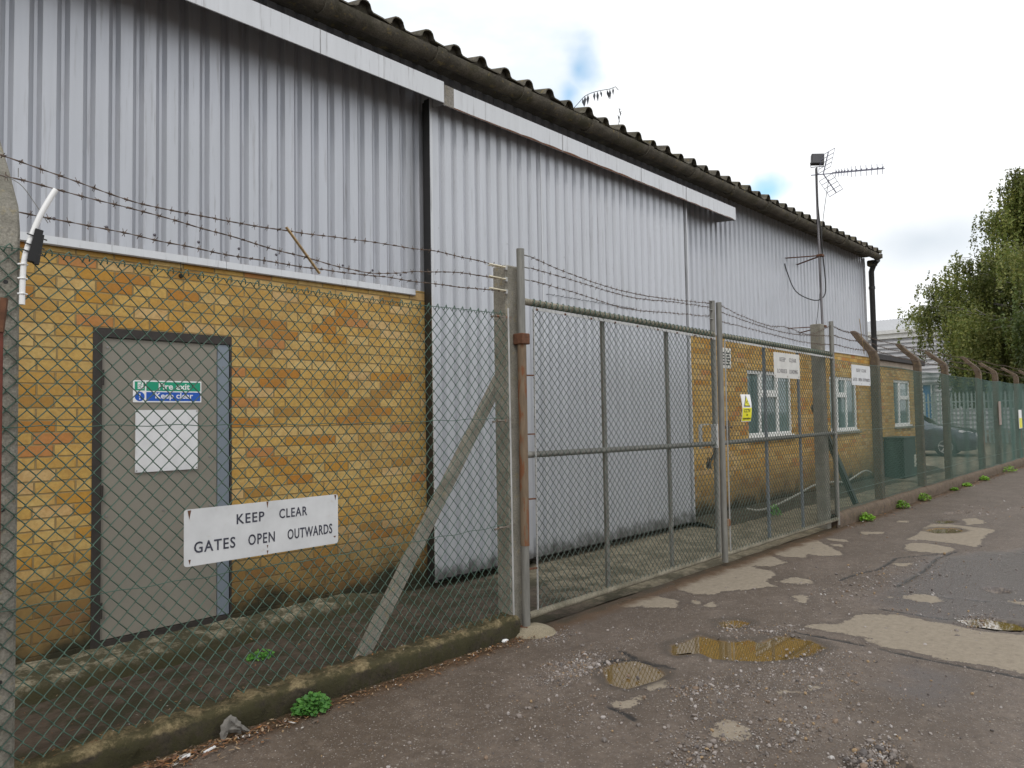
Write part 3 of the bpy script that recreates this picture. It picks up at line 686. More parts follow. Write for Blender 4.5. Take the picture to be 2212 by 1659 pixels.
# fire door
b = MB(); fx0, fx1, fz0, fz1 = 1.53, 2.455, .08, 2.175
b.box(fx0, fx0+.055, W-.005, W+.09, fz0, fz1); b.box(fx1-.012, fx1, W-.005, W+.09, fz0, fz1); b.box(fx0+.055, fx1-.012, W-.005, W+.09, fz1-.06, fz1); b.box(fx0+.055, fx1-.012, W-.008, W+.09, fz0, fz0+.075)
obj('fire_door_frame', b, DKBROWN, wh)
fd = obj('fire_door', MB().box(fx0+.058, 2.352, W+.012, W+.055, fz0+.078, fz1-.063, .003), GREYP, wh)
obj('cover_strip', MB().box(2.354, 2.441, W+.004, W+.05, fz0+.078, fz1-.063, .003), BLUEGREY, fd)
FX = [T([(x, W+.012, z), (x, W+.006, z)], .0075, 8) for x in (1.62, 1.98, 2.30) for z in (.30, .62, .95, 1.30, 1.68, 2.05)]+[T([(2.395, W+.004, z), (2.395, W+.0, z)], .005, 6) for z in (.3, .7, 1.1, 1.5, 1.7, 1.95)]
parts('door_bolt', FX, simple('bolt_grey', (.26, .25, .24), .4, .4), fd)
parts('hinge', [T([(fx0+.06, W-.002, z-.05), (fx0+.06, W-.002, z+.05)], .009, 8) for z in (.35, 1.1, 1.85)], DKBROWN, fd)
# threshold ledge, mossy
b = MB(); N = 150; vs = []
for i in range(N+1):
    x = -2+i*(5.9+2)/N*.98; fy = 4.70+.13*max(0, x)*.75+.05*mnoise.noise(Vector((x*2.3, 0, 0))); fy = min(fy, 5.15)
    h = .10+.018*mnoise.noise(Vector((x*4, 3, 0)))
    if x > 3.4: h *= max(.15, 1-(x-3.4)*1.2)
    for py, pz in ((W-.001, h+.02), ((W+fy)/2+.06, h+.004), (fy+.05, h), (fy+.01, h*.8), (fy-.035, h*.4), (fy-.09, -.03)):
        d = mnoise.noise_vector(Vector((x*11, py*11, pz*11)))*.010; vs.append((x, py+(d.y if py < W-.01 else 0), pz+d.z))
k = 6; b.add(vs, [(i*k+j, (i+1)*k+j, (i+1)*k+j+1, i*k+j+1) for i in range(N) for j in range(k-1)])
tag(obj('ledge', b, LEDGE, None, True), 'rough mossy concrete ledge along the foot of the left brick wall', 'ledge')
b = MB(); N = 120; vs = []
for i in range(N+1):
    x = 8.9+i*12/N; 
    for py, pz in ((W-.001, .10), (W-.16, .09), (W-.30, .06), (W-.52, -.02)):
        d = mnoise.noise_vector(Vector((x*3, py*6, 0)))*.03; vs.append((x, py+(d.y if py < W-.01 else 0), pz+d.z))
k = 4; b.add(vs, [(i*k+j, (i+1)*k+j, (i+1)*k+j+1, i*k+j+1) for i in range(N) for j in range(k-1)])
tag(obj('soil_bank', b, m_concrete('mossy_soil', (.035, .032, .018), (.075, .062, .04), .7, .15), None, True), 'dark mossy soil banked along the right brick wall', 'soil')

# windows
def window(x0, x1, z0, z1, muls, tr, sill=True, y=W):
    f = MB(); t = .045; ya, yb = y+.03, y+.075
    f.box(x0, x0+t, ya, yb, z0, z1, .004); f.box(x1-t, x1, ya, yb, z0, z1, .004); f.box(x0+t, x1-t, ya, yb, z0, z0+t*1.1, .004); f.box(x0+t, x1-t, ya, yb, z1-t*1.4, z1, .004)
    for mx0, mx1 in muls: f.box(mx0, mx1, ya+.002, yb, z0+t*1.1, z1-t*1.4, .003)
    for a, c_, z, zt in tr:
        f.box(a, c_, ya-.006, yb, z, z+zt, .004); f.box(a, a+.03, ya-.008, yb-.01, z+zt, z1-t*1.4, .002); f.box(c_-.03, c_, ya-.008, yb-.01, z+zt, z1-t*1.4, .002)
    o = obj('window', f, UPVC, wh)
    obj('pane', MB().box(x0+t*.6, x1-t*.6, y+.055, y+.062, z0+t*.6, z1-t), GLASS, o)
    obj('sill', MB().box(x0-.06, x1+.06, y-.05, y+.029, z0-.075, z0-.035, .006), CONC, o)
    obj('sill_board', MB().box(x0-.01, x1+.01, y-.012, y+.03, z0-.033, z0+.001, .003), UPVC, o)
window(10.84, 12.56, 1.17, 2.23, [(11.32, 11.38), (11.98, 12.06)], [(11.38, 11.98, 1.80, .12)])
window(14.32, 15.87, 1.17, 2.23, [(14.77, 14.83), (15.28, 15.34)], [(14.83, 15.28, 1.82, .10)])
window(18.32, 19.66, 1.19, 2.26, [(18.80, 18.87)], [(18.87, 19.61, 1.80, .09)])
b = MB(); b.box(9.98, 10.30, W-.012, W+.0, 2.22, 2.53, .004); v = obj('air_vent', b, m_sign('vent_white', (.68, .66, .60), .5), wh)
b = MB()
for i in range(5): b.box(10.03, 10.13, W-.016, W-.013, 2.27+i*.043, 2.292+i*.043); b.box(10.15, 10.25, W-.016, W-.013, 2.27+i*.043, 2.292+i*.043)
obj('vent_slot', b, BLACK, v)

# ------------------------------------------------------------------ text
def text_mesh(txt, w=None, h=.1, bold=.0, space=1.0):
    cu = bpy.data.curves.new('t', 'FONT'); cu.body = txt; cu.offset = bold; cu.space_character = space; cu.resolution_u = 3; cu.extrude = .004; cu.fill_mode = 'BOTH'
    o = bpy.data.objects.new('t', cu); COL.objects.link(o); dg = bpy.context.evaluated_depsgraph_get(); dg.update()
    me = o.evaluated_get(dg).to_mesh(); vs = np.array([tuple(v.co) for v in me.vertices]); fs = [tuple(p.vertices) for p in me.polygons]
    o.evaluated_get(dg).to_mesh_clear(); bpy.data.objects.remove(o); bpy.data.curves.remove(cu)
    mn = vs.min(0); mxx = vs.max(0); vs -= mn; sp_ = mxx-mn; vs[:, 1] *= h/sp_[1]; vs[:, 0] *= (w/sp_[0] if w else h/sp_[1]); vs[:, 2] *= .0012/max(1e-9, sp_[2])
    return vs, fs
def put_text(b, txt, x, z, w, h, y, bold=.012, space=1., tilt=0., flip=False):
    """lettering on a face that looks towards -y; x,z is its lower left corner"""
    vs, fs = text_mesh(txt, w, h, bold, space)
    b.add([(x+v[0], y-v[2], z+v[1]+v[0]*tilt) for v in vs], fs)
def plate(b, x0, x1, z0, z1, y, t=.003, r=.015):
    pts = []
    for cx, cz, a0 in ((x1-r, z1-r, 0), (x0+r, z1-r, 90), (x0+r, z0+r, 180), (x1-r, z0+r, 270)):
        for i in range(5): a = D2R(a0+i*22.5); pts.append((cx+r*math.cos(a), cz+r*math.sin(a)))
    b.prism([(p[0], p[1]) for p in pts], 1, y, y+t)
def rust_tri(b, x, z, w, h, y): b.add([(x-w/2, y, z), (x+w/2, y, z), (x+w*.18, y, z-h*.6), (x, y, z-h), (x-w*.25, y, z-h*.5)], [(0, 4, 3, 2, 1)])

FY = 3.60
# big sign on the left fence, tied to the mesh
sg = thing('sign', 'large white keep clear gates open outwards sign on the left fence before the grey door', 'sign', (1.9, FY, .85), 'keep clear signs on the fence and gates')
b = MB(); plate(b, 1.462, 2.322, .852, 1.127, FY-.018); obj('plate', b, SIGN, sg)
b = MB(); y = FY-.0185
put_text(b, 'KEEP', 1.725, 1.028, .150, .050, y, .012, 1.15); put_text(b, 'CLEAR', 1.960, 1.030, .166, .050, y, .012, 1.15)
put_text(b, 'GATES', 1.510, .912, .208, .055, y, .012, 1.15); put_text(b, 'OPEN', 1.787, .912, .147, .055, y, .012, 1.15); put_text(b, 'OUTWARDS', 2.008, .912, .275, .055, y, .012, 1.1)
obj('lettering', b, INK, sg)
b = MB(); y = FY-.0188
for x, z, w_, h_ in ((1.487, 1.122, .018, .045), (1.893, 1.126, .012, .035), (2.305, 1.124, .014, .03), (1.489, .885, .012, .025), (1.893, .90, .008, .018), (1.893, .872, .01, .02), (2.30, .895, .02, .01)): b = MB(); rust_tri(b, x, z, w_, h_, y); obj('rust_stain', b, RUST, sg)
# two small signs further on
def small_sign(x0, x1, z0, z1, y, l1, l2, label, plate_m, ink, lean=0.):
    s_ = thing('sign', label, 'sign', ((x0+x1)/2, y, z0), 'keep clear signs on the fence and gates'); b = MB(); plate(b, x0, x1, z0, z1, y, .003, .012); p_ = obj('plate', b, plate_m, s_)
    b = MB(); w_ = x1-x0; h_ = z1-z0
    for (tx, fx_, fw_), zz in ((l1[0], .66), (l1[1], .66)): put_text(b, tx, x0+fx_*w_, z0+zz*h_, fw_*w_, h_*.16, y-.0006, .004, 1.1)
    for tx, fx_, fw_ in l2: put_text(b, tx, x0+fx_*w_, z0+.20*h_, fw_*w_, h_*.16, y-.0006, .004, 1.1)
    obj('lettering', b, ink, s_)
    for f_ in (.04, .5, .95): b = MB(); rust_tri(b, x0+f_*w_, z0+.03, .015, .028, y-.0008); obj('rust_stain', b, RUST, s_)
    return s_
small_sign(8.07, 8.80, 1.945, 2.24, 3.528, (('KEEP', .22, .22), ('CLEAR', .58, .28)), (('LORRIES', .12, .36), ('LOADING', .58, .33)),
    'weathered white sign reading keep clear lorries loading on the gate before the first window', SIGNOLD, INKG)
small_sign(10.70, 11.49, 1.915, 2.205, 3.560, (('KEEP', .26, .20), ('CLEAR', .52, .25)), (('GATES', .05, .22), ('OPEN', .34, .18), ('OUTWARDS', .57, .38)),
    'small white sign reading keep clear gates open outwards on the fence beyond the gates', SIGN, INKG)
# CCTV sign, slightly bowed
cs = thing('sign', 'yellow and white CCTV in operation warning sign hanging on the gate left of the window', 'sign', (7.34, 3.56, 1.46))
def bow(z): return .018*math.cos((z-1.60)/.15*1.4)-.01
def bowplate(b, x0, x1, z0, z1, yo, n=8):
    vs = []
    for i in range(n+1):
        z = z0+(z1-z0)*i/n
        for xx in (x0, x1):
            vs.append((xx+.5*bow(z), 3.530-bow(z)-yo, z))
    b.add(vs, [(2*i, 2*i+1, 2*i+3, 2*i+2) for i in range(n)])
b = MB(); bowplate(b, 7.235, 7.455, 1.455, 1.745, 0); bowplate(b, 7.235, 7.455, 1.455, 1.745, -.003); obj('plate', b, SWHITE, cs)
b = MB(); bowplate(b, 7.240, 7.450, 1.462, 1.603, .002, 4)
tri = lambda cx, cz, r: [(cx-r*.95, cz-r*.62), (cx+r*.95, cz-r*.62), (cx, cz+r*1.0)]
def tripl(b, cx, cz, r, yo):
    p = tri(cx, cz, r); b.add([(q[0]+.5*bow(q[1]), 3.530-bow(q[1])-yo, q[1]) for q in p], [(0, 1, 2)])
tripl(b, 7.345, 1.662, .058, .005); obj('yellow_panel', b, SYEL, cs)
b = MB(); tripl(b, 7.345, 1.662, .076, .003)
def bt(txt, x, z, w_, h_):
    vs, fs = text_mesh(txt, w_, h_, .008); b.add([(x+v[0]+.5*bow(z+v[1]), 3.530-bow(z+v[1])-.0035-v[2], z+v[1]) for v in vs], fs)
bt('CCTV', 7.268, 1.553, .15, .036); bt('in', 7.332, 1.517, .028, .024); bt('operation', 7.255, 1.470, .18, .032)
q = [(7.325, 1.655), (7.347, 1.682), (7.358, 1.672), (7.336, 1.646)]; b.add([(x+.5*bow(z), 3.530-bow(z)-.007, z) for x, z in q], [(0, 1, 2, 3)])
q = [(7.345, 1.648), (7.352, 1.641), (7.378, 1.638), (7.378, 1.643), (7.356, 1.647)]; b.add([(x+.5*bow(z), 3.530-bow(z)-.007, z) for x, z in q], [(0, 1, 2, 3, 4)])
obj('lettering', b, BLACK, cs)
# fire exit sign and blank notice on the door
fs_ = thing('sign', 'green and blue fire exit keep clear sign on the grey fire door', 'sign', (2.0, W+.008, 1.69))
b = MB(); plate(b, 1.778, 2.236, 1.689, 1.838, W+.006, .005, .004); obj('plate', b, SWHITE, fs_)
yy_ = W+.0052; b = MB(); b.box(1.862, 2.228, yy_, yy_+.0005, 1.767, 1.829); b.box(1.788, 1.852, yy_, yy_+.0005, 1.769, 1.829); obj('green_panel', b, SGREEN, fs_)
b = MB(); b.box(1.862, 2.228, yy_, yy_+.0005, 1.698, 1.759); b.tube([(1.820, yy_+.0005, 1.7285), (1.820, yy_, 1.7285)], .0315, 24); obj('blue_panel', b, SBLUE, fs_)
b = MB(); y = W+.0048
put_text(b, 'Fire exit', 1.942, 1.777, .212, .044, y, .018); put_text(b, 'Keep clear', 1.920, 1.703, .256, .052, y, .018)
b.box(1.816, 1.824, y-.001, y, 1.723, 1.749); b.tube([(1.820, y, 1.712), (1.820, y-.001, 1.712)], .0045, 10)
b.box(1.806, 1.842, y-.0008, y, 1.779, 1.823)
obj('lettering', b, SWHITE, fs_)
b = MB(); y = W+.0036   # running figure in the doorway pictogram
b.tube([(1.829, y, 1.817), (1.829, y-.0008, 1.817)], .0042, 10)
for p, q in (((1.826, 1.811), (1.818, 1.798)), ((1.818, 1.798), (1.826, 1.790)), ((1.826, 1.790), (1.823, 1.781)), ((1.818, 1.798), (1.811, 1.790)), ((1.811, 1.790), (1.803, 1.789)), ((1.825, 1.809), (1.835, 1.802)), ((1.824, 1.810), (1.813, 1.809)), ((1.813, 1.809), (1.808, 1.801))):
    b.bar((p[0], y, p[1]), (q[0], y, q[1]), .001, .0055, upv=(0, 1, 0))
obj('figure', b, SGREEN, fs_)
nt = thing('notice', 'blank white notice board below the fire exit sign on the grey door', 'notice', (2.0, W, 1.22))
b = MB(); plate(b, 1.792, 2.206, 1.219, 1.637, W-.004, .012, .004); obj('board', b, NOTICE, nt)
parts('screw', [T([(x, W-.004, z), (x, W-.007, z)], .004, 8) for x in (1.80, 2.198) for z in (1.628, 1.230)], simple('screw', (.2, .18, .16), .4, .5), nt)

# ------------------------------------------------------------------ chain link
def chain(x0, x1, z0, z1, y, px, pz, r, yf=None, zf=None, knot=0):
    hp = px/2; nw = int((x1-x0)/hp); ns = int((z1-z0)/(pz/2)); ks = np.arange(nw); js = np.arange(ns+1)
    K, J = np.meshgrid(ks, js, indexing='ij'); odd = (K+J) % 2
    vx = x0+(K+odd)*hp; vz = z1-J*pz/2+0*K; vy = np.full(vx.shape, y)
    # hooks: each bend bulges past its neighbour
    vx = vx+np.where(odd == 1, 1, -1)*r*.7; vy = vy+np.where(odd == 1, 1, -1)*r*.6
    if knot:      # each bend is a short tight hook: two extra points beside it
        f = .13; n_ = ns+1; NXT = np.stack([vx, vy, vz], -1); out = []
        for j in range(n_):
            if j: out.append(NXT[:, j]*(1-f)+NXT[:, j-1]*f)
            out.append(NXT[:, j])
            if j < n_-1: out.append(NXT[:, j]*(1-f)+NXT[:, j+1]*f)
        P_ = np.stack(out, 1); vx, vy, vz = P_[..., 0], P_[..., 1].copy(), P_[..., 2]; m_ = P_.shape[1]
        sgn = np.where(odd == 1, 1, -1)
        for j in range(m_):
            jj = (j+1)//3; ph = (j+1) % 3; vy[:, j] += sgn[:, min(jj, ns)]*r*(-1.1 if ph == 0 else 1.1 if ph == 2 else 1.6)*knot
        ns = m_-1; K = np.repeat(ks[:, None], ns+1, 1); J = np.repeat(np.arange(ns+1)[None], nw, 0)
    if yf is not None: vy = vy+yf(vx, vz)
    if zf is not None: vz = vz+zf(vx, vz)
    V = np.stack([np.stack([vx+r*1.35, vy, vz], -1), np.stack([vx, vy+r, vz], -1), np.stack([vx-r*1.35, vy, vz], -1), np.stack([vx, vy-r, vz], -1)], 2).reshape(-1, 3)
    base = (K*(ns+1)+J)[:, :-1].reshape(-1)*4; fs = []
    for s in range(4): t = (s+1) % 4; fs.append(np.stack([base+s, base+t, base+4+t, base+4+s], -1))
    F = np.concatenate(fs, 0); return V, F
def chain_obj(name, args, mat, parent, extra=None):
    V, F = chain(*args[0], **args[1]); me = bpy.data.meshes.new(name)
    me.vertices.add(len(V)); me.vertices.foreach_set('co', V.astype(np.float32).ravel()); me.loops.add(F.size); me.loops.foreach_set('vertex_index', F.ravel().astype(np.int32))
    me.polygons.add(len(F)); me.polygons.foreach_set('loop_start', np.arange(0, F.size, 4, dtype=np.int32)); me.update(calc_edges=True)
    return finish(name, me, mat, parent, True, None)
def noisy(pts, amp=.003, f=9, seed=0):
    return [Vector(p)+mnoise.noise_vector(Vector(p)*f+Vector((seed, 0, 0)))*amp for p in pts]
def lerp_pts(P, n):
    P = [Vector(p) for p in P]; L_ = [0]
    for a, b_ in zip(P[:-1], P[1:]): L_.append(L_[-1]+(b_-a).length)
    out = []
    for i in range(n+1):
        s = L_[-1]*i/n; k = 0
        while k < len(P)-2 and L_[k+1] < s: k += 1
        t = (s-L_[k])/max(1e-9, L_[k+1]-L_[k])
        p0 = P[max(k-1, 0)]; p1 = P[k]; p2 = P[k+1]; p3 = P[min(k+2, len(P)-1)]
        out.append(.5*((2*p1)+(p2-p0)*t+(2*p0-5*p1+4*p2-p3)*t*t+(3*p1-p0-3*p2+p3)*t**3))
    return out
def barbed(b, P, r=.0023, step=.105, seed=0, barbr=.0016, bl=.020):
    L_ = sum((Vector(q)-Vector(p)).length for p, q in zip(P[:-1], P[1:])); n = max(4, int(L_/.035)); pts = noisy(lerp_pts(P, n), .006, 5, seed)
    # two strands twisted
    for ph in (0, math.pi):
        q = [p+Vector((0, math.cos(i*1.5+ph), math.sin(i*1.5+ph)))*r*.9 for i, p in enumerate(pts)]; b.tube(q, r*.8, 4)
    rr = random.Random(seed); k = max(1, int(step/(L_/n)))
    for i in range(2, len(pts)-1, k):
        p = pts[i]; t = (pts[i+1]-pts[i-1]).normalized(); b.tube([p-t*.008, p+t*.008], r*2.3, 5)
        for s_ in range(2):
            a = rr.random()*math.pi; u = Vector((0, math.cos(a), math.sin(a)))+t*rr.uniform(-.5, .5); u.normalize(); b.tube([p-u*bl, p+u*bl+t*.004*(-1)**s_], barbr, 3)

# left fence
lf = thing('chain_link_fence', 'green chain link fence with large diamonds in front of the brick wall and grey door', 'fence', (2.2, FY, .13), 'chain link fences')
def bulge(vx, vz): return -.012*np.sin((vx+1)*1.9)*np.sin((vz-.2)*1.7)+.004*np.sin(vx*11)
def sagf(vx, vz): return .012*np.sin(vx*1.7+.6)*np.clip((vz-.1)/2, 0, 1)-.02*np.clip((.7-vz), 0, 1)*np.sin(vx*2.1)
chain_obj('mesh', ((-1.5, 3.79, .135, 2.285, FY, .0735, .0800, .0027), dict(yf=bulge, zf=sagf, knot=1)), PVC, lf)
b = MB()
zs = lambda x, z: z+float(sagf(np.array(x), np.array(z)))
for z in (2.282, 1.535, .787):
    P = [(x, FY-.004+float(bulge(np.array(x), np.array(z))), zs(x, z)+(.004*math.sin(x*23) if z < 2 else 0)-0) for x in np.arange(-1.5, 3.72, .04)]; b.tube(P, .0022, 5)
obj('line_wire', b, PVC, lf, True)
FX = []      # twisted knuckles where the mesh hangs on the top wire
for i in range(int((3.79+1.5)/.0735)):
    x = -1.5+i*.0735+.0735/2*1; z = zs(x, 2.285)
    FX.append(T([(x-.020, FY-.004, z-.024), (x-.010, FY-.010, z+.002), (x+.002, FY-.006, z+.014), (x+.014, FY+.004, z+.003), (x+.010, FY-.002, z-.014)], .0032, 5))
parts('knuckle', FX, PVC, lf, True)
b = MB(); b.tube([(3.762, FY-.008, .15), (3.755, FY-.010, 2.33)], .007, 6); obj('tension_bar', b, GALVL, lf)
for z in (2.262, 1.522, .776):
    b = MB(); b.bar((3.80, FY-.002, z+.004), (3.70, FY-.012, z), .004, .018, upv=(0, 0, 1)); b.tube([(3.70, FY-.012, z), (3.60, FY-.008, z-.004)], .0045, 6); b.tube([(3.66, FY-.012, z), (3.625, FY-.010, z)], .010, 6); b.tube([(3.60, FY-.008, z-.006), (3.585, FY-.008, z-.006)], .008, 6); obj('eye_bolt', b, WORN, lf)

# concrete posts with cranked arms
def cranked(b, x, y, z0, zb, zt, w, lean, seed=0, px_=None):
    """square post, bent towards +y above zb"""
    secs = [(0, z0, w), (0, (z0+zb)/2, w*.99), (0, zb-.06, w*.98), (lean*.12, zb+.05, w*1.0), (lean*.55, zb+(zt-zb)*.52, w*.95), (lean*.95, zt-.03, w*.82), (lean*1.02, zt, w*.55)]
    vs = []
    for dy, z, ww in secs:
        h = ww/2; c = .012
        for a, d in ((-h, -h+c), (-h+c, -h), (h-c, -h), (h, -h+c), (h, h-c), (h-c, h), (-h+c, h), (-h, h-c)):
            n_ = mnoise.noise_vector(Vector((x+a*9, y+d*9, z*5+seed)))*.004; vs.append((x+a+n_.x, y+dy+d+n_.y, z))
    fs = [(i*8+k, i*8+(k+1) % 8, (i+1)*8+(k+1) % 8, (i+1)*8+k) for i in range(len(secs)-1) for k in range(8)]+[tuple(range((len(secs)-1)*8, len(secs)*8))]
    b.add(vs, fs)
b = MB(); cranked(b, .712, 3.69, -.05, 2.44, 2.92, .155, .36)
lp = obj('concrete_post', b, CONCP, None, 'auto'); tag(lp, 'grey concrete fence post with bent arm at the left end of the fence', 'post')
parts('bolt_hole', [T([(.735, 3.611, z), (.735, 3.618, z)], .009, 8) for z in (2.15, 2.03, 1.2, .5)], BLACK, lp)
# gate posts
def gate_post(x0, y0, zt, label):
    b = MB(); w_ = .14
    b.box(x0, x0+w_, y0, y0+w_, -.05, zt, .010); o = obj('concrete_post', b, CONCP); return tag(o, label, 'post', 'straight concrete gate posts')
gp1 = gate_post(3.785, 3.635, 2.66, 'straight grey concrete gate post behind the rusty hinge tube')
gp2 = gate_post(9.82, 3.64, 2.72, 'straight concrete post at the far end of the gates')
parts('wire_bracket', [MB().box(3.76, 3.784, 3.615, 3.634, z-.016, z+.016, .002) for z in (2.63, 2.545, 2.455)], GALVL, gp1)
# struts
b = MB(); b.bar((3.87, 3.80, 1.84), (2.68, 3.93, .0), .072, .068); tag(obj('concrete_strut', b, CONCP), 'slanting concrete strut propping the near gate post behind the left fence', 'strut')
b = MB(); b.bar((10.05, 3.85, 1.62), (11.62, 3.86, .1), .07, .07); tag(obj('steel_strut', b, simple('dark_strut', (.05, .06, .055), .6, 0, .2)), 'dark slanting strut behind the mesh right of the far gate post', 'strut')
# rusty pole at the left edge
rp = thing('rusty_pole', 'rust brown pole at the left edge in front of the concrete post', 'pole', (.70, 3.54, 0))
b = MB(); b.box(.690, .714, 3.53, 3.555, 0, 2.03, .003); obj('upright', b, simple('red_rust', (.13, .035, .022), .85, 0, .3, 20, .3), rp)
b = MB(); b.bar((.704, 3.54, 1.93), (.716, 3.535, 2.07), .03, .022); obj('bent_cap', b, RUST, rp)

# gates -------------------------------------------------------------
GYC = 3.585
gA = thing('gate', 'near gate leaf of grey tube and green mesh before the ribbed sliding door', 'gate', (3.89, GYC, .07), 'pair of chain link gates')
def galv_tube(name, P, r, mat, par, n=12): return obj(name, MB().tube(P, r, n), mat, par, 'auto')
ht = galv_tube('hinge_tube', [(3.885, GYC, .03), (3.890, GYC, 2.78)], .030, GALV, gA)
galv_tube('rusty_sleeve', [(3.886, GYC, .62), (3.889, GYC, 2.12)], .0335, RUSTY, gA)
b = MB().box(3.846, 3.932, GYC-.046, GYC+.05, 2.075, 2.155, .006); obj('hinge_collar', b, RUST, gA)
b = MB().box(3.85, 3.93, GYC-.04, GYC+.045, .0, .05, .006); obj('hinge_shoe', b, RUST, gA)
galv_tube('top_rail', [(3.91, GYC, 2.395), (6.77, GYC, 2.352)], .026, CONC, gA); galv_tube('mid_rail', [(3.91, GYC, 1.270), (6.77, GYC, 1.243)], .024, GALV, gA); galv_tube('bottom_rail', [(3.91, GYC, .115), (6.77, GYC, .13)], .026, CONC, gA)
galv_tube('meeting_stile', [(6.775, GYC+.01, .10), (6.785, GYC+.01, 2.70)], .028, GALV, gA)
for x in (4.93, 5.93): obj('upright', MB().box(x-.02, x+.02, GYC+.028, GYC+.05, .13, 2.36), GALV, gA)
def gmesh(x0, x1, z0, z1, par, ph):
    chain_obj('mesh', ((x0, x1, z0, z1, GYC-.032, .068, .0712, .0031), dict(knot=1, yf=lambda a, c: .004*np.sin(a*7+ph)*np.sin(c*5), zf=lambda a, c: (a-x0)*(-.006))), PVCD, par)
gmesh(3.975, 6.76, .13, 2.40, gA, 0)
b = MB().bar((3.985, GYC-.034, 2.345), (6.75, GYC-.034, 2.305), .006, .022); b.bar((3.985, GYC-.034, 2.335), (3.975, GYC-.034, .15), .006, .012, upv=(0, 1, 0)); obj('tension_bar', b, GALVL, gA)
def lacing(x0, x1, z, slope, par, rr=.031):
    b = MB(); n = int((x1-x0)/.068)
    for i in range(n):
        x = x0+i*.068; zc = z+(x-x0)*slope
        b.tube([(x+.004*k*k*.2+k*.005, GYC+rr*math.sin(D2R(-115+k*42)) if False else GYC-rr*math.cos(D2R(-70+k*35)), zc+rr*math.sin(D2R(-70+k*35))) for k in range(6)], .0036, 5)
    obj('lacing', b, PVC, par, True)
lacing(3.99, 6.74, 2.394, -.0150, gA)
parts('clip', [T([(x, GYC-.042, 2.335-(x-4)*.0145), (x, GYC-.030, 2.345-(x-4)*.0145)], .009, 6) for x in [4.02+i*.33 for i in range(9)]]+[MB().bar((3.91, GYC-.01, z), (3.975, GYC-.03, z), .02, .01) for z in (1.85, 1.42, .95, .45)], RUST, gA)
parts('wire_bracket', [MB().bar((3.91, GYC, z), (3.985, GYC-.005, z-.003), .003, .022, upv=(0, 1, 0)) for z in (2.742, 2.652, 2.56)]+[MB().bar((6.76, GYC, z-.05), (6.70, GYC, z-.05), .003, .02, upv=(0, 1, 0)) for z in (2.742, 2.652, 2.56)], GALVL, gA)
for i, P in enumerate([[(3.99, GYC, 2.742), (4.5, GYC, 2.67), (5.235, GYC, 2.615), (6.1, GYC, 2.635), (6.72, GYC, 2.668)], [(3.99, GYC, 2.655), (4.5, GYC, 2.625), (5.231, GYC, 2.578), (6.0, GYC, 2.605), (6.72, GYC, 2.628)], [(3.99, GYC, 2.56), (4.5, GYC, 2.53), (5.23, GYC, 2.470), (6, GYC, 2.50), (6.72, GYC, 2.535)]]):
    b = MB(); barbed(b, P, seed=20+i); obj('barbed_strand', b, BARB, gA)
# lock gear
b = MB().box(6.72, 6.765, GYC-.03, GYC+.03, 1.20, 1.44, .004); b.box(6.55, 6.60, GYC+.06, GYC+.075, 1.20, 1.44); b.box(6.60, 6.76, GYC+.06, GYC+.07, 1.43, 1.445); obj('lock_plate', b, GALVL, gA)
gB = thing('gate', 'far gate leaf of grey tube and green mesh before the first window', 'gate', (10.02, GYC, .07), 'pair of chain link gates')
galv_tube('meeting_stile', [(6.865, GYC-.01, .04), (6.885, GYC-.01, 2.69)], .030, GALV, gB)
galv_tube('hinge_tube', [(10.03, GYC, .04), (10.05, GYC, 2.76)], .030, GALV, gB)
galv_tube('top_rail', [(6.90, GYC, 2.352), (10.02, GYC, 2.312)], .026, CONC, gB); galv_tube('mid_rail', [(6.90, GYC, 1.243), (10.02, GYC, 1.258)], .024, GALV, gB); galv_tube('bottom_rail', [(6.90, GYC, .115), (10.02, GYC, .12)], .026, CONC, gB)
for x in (8.02, 8.98): obj('upright', MB().box(x-.02, x+.02, GYC+.028, GYC+.05, .13, 2.32), GALVB, gB)
gmesh(6.95, 9.98, .13, 2.35, gB, 2)
b = MB().bar((6.95, GYC-.034, 2.305), (9.98, GYC-.034, 2.26), .006, .022); b.bar((6.945, GYC-.034, 2.30), (6.94, GYC-.034, .15), .006, .012, upv=(0, 1, 0)); obj('tension_bar', b, GALVL, gB)
lacing(6.97, 9.98, 2.350, -.0130, gB)
for i, P in enumerate([[(6.93, GYC, 2.672), (7.4, GYC, 2.60), (8.1, GYC, 2.545), (8.6, GYC, 2.57), (9.3, GYC, 2.53), (10.02, GYC, 2.70)], [(6.93, GYC, 2.60), (7.8, GYC, 2.53), (8.8, GYC, 2.50), (10.02, GYC, 2.56)], [(6.93, GYC, 2.50), (8, GYC, 2.46), (9, GYC, 2.42), (10.02, GYC, 2.44)]]):
    b = MB(); barbed(b, P, seed=30+i); obj('barbed_strand', b, BARB, gB)
b = MB().box(6.93, 7.06, GYC+.01, GYC+.03, 1.385, 1.42, .003); b.box(7.02, 7.05, GYC-.01, GYC+.02, 1.26, 1.47, .003); b.tube([(7.0, GYC, 1.40), (7.12, GYC, 1.40)], .012, 8); b.tube([(6.93, GYC, 1.50), (6.93, GYC, 1.62)], .01, 8); obj('slide_bolt', b, RUSTY, gB)
b = MB().tube([(6.905, GYC-.01, .05), (6.905, GYC-.01, .48)], .012, 8); b.box(6.87, 6.94, GYC-.045, GYC-.005, .40, .47, .004); obj('drop_bolt', b, RUSTY, gB)
b = MB().box(6.60, 6.66, GYC+.0, GYC+.03, 1.00, 1.07, .006); b.tube([(6.61, GYC+.015, 1.07), (6.615, GYC+.015, 1.11), (6.645, GYC+.015, 1.11), (6.65, GYC+.015, 1.07)], .005, 6); b.bar((6.65, GYC, 1.08), (6.75, GYC, 1.16), .012, .03)
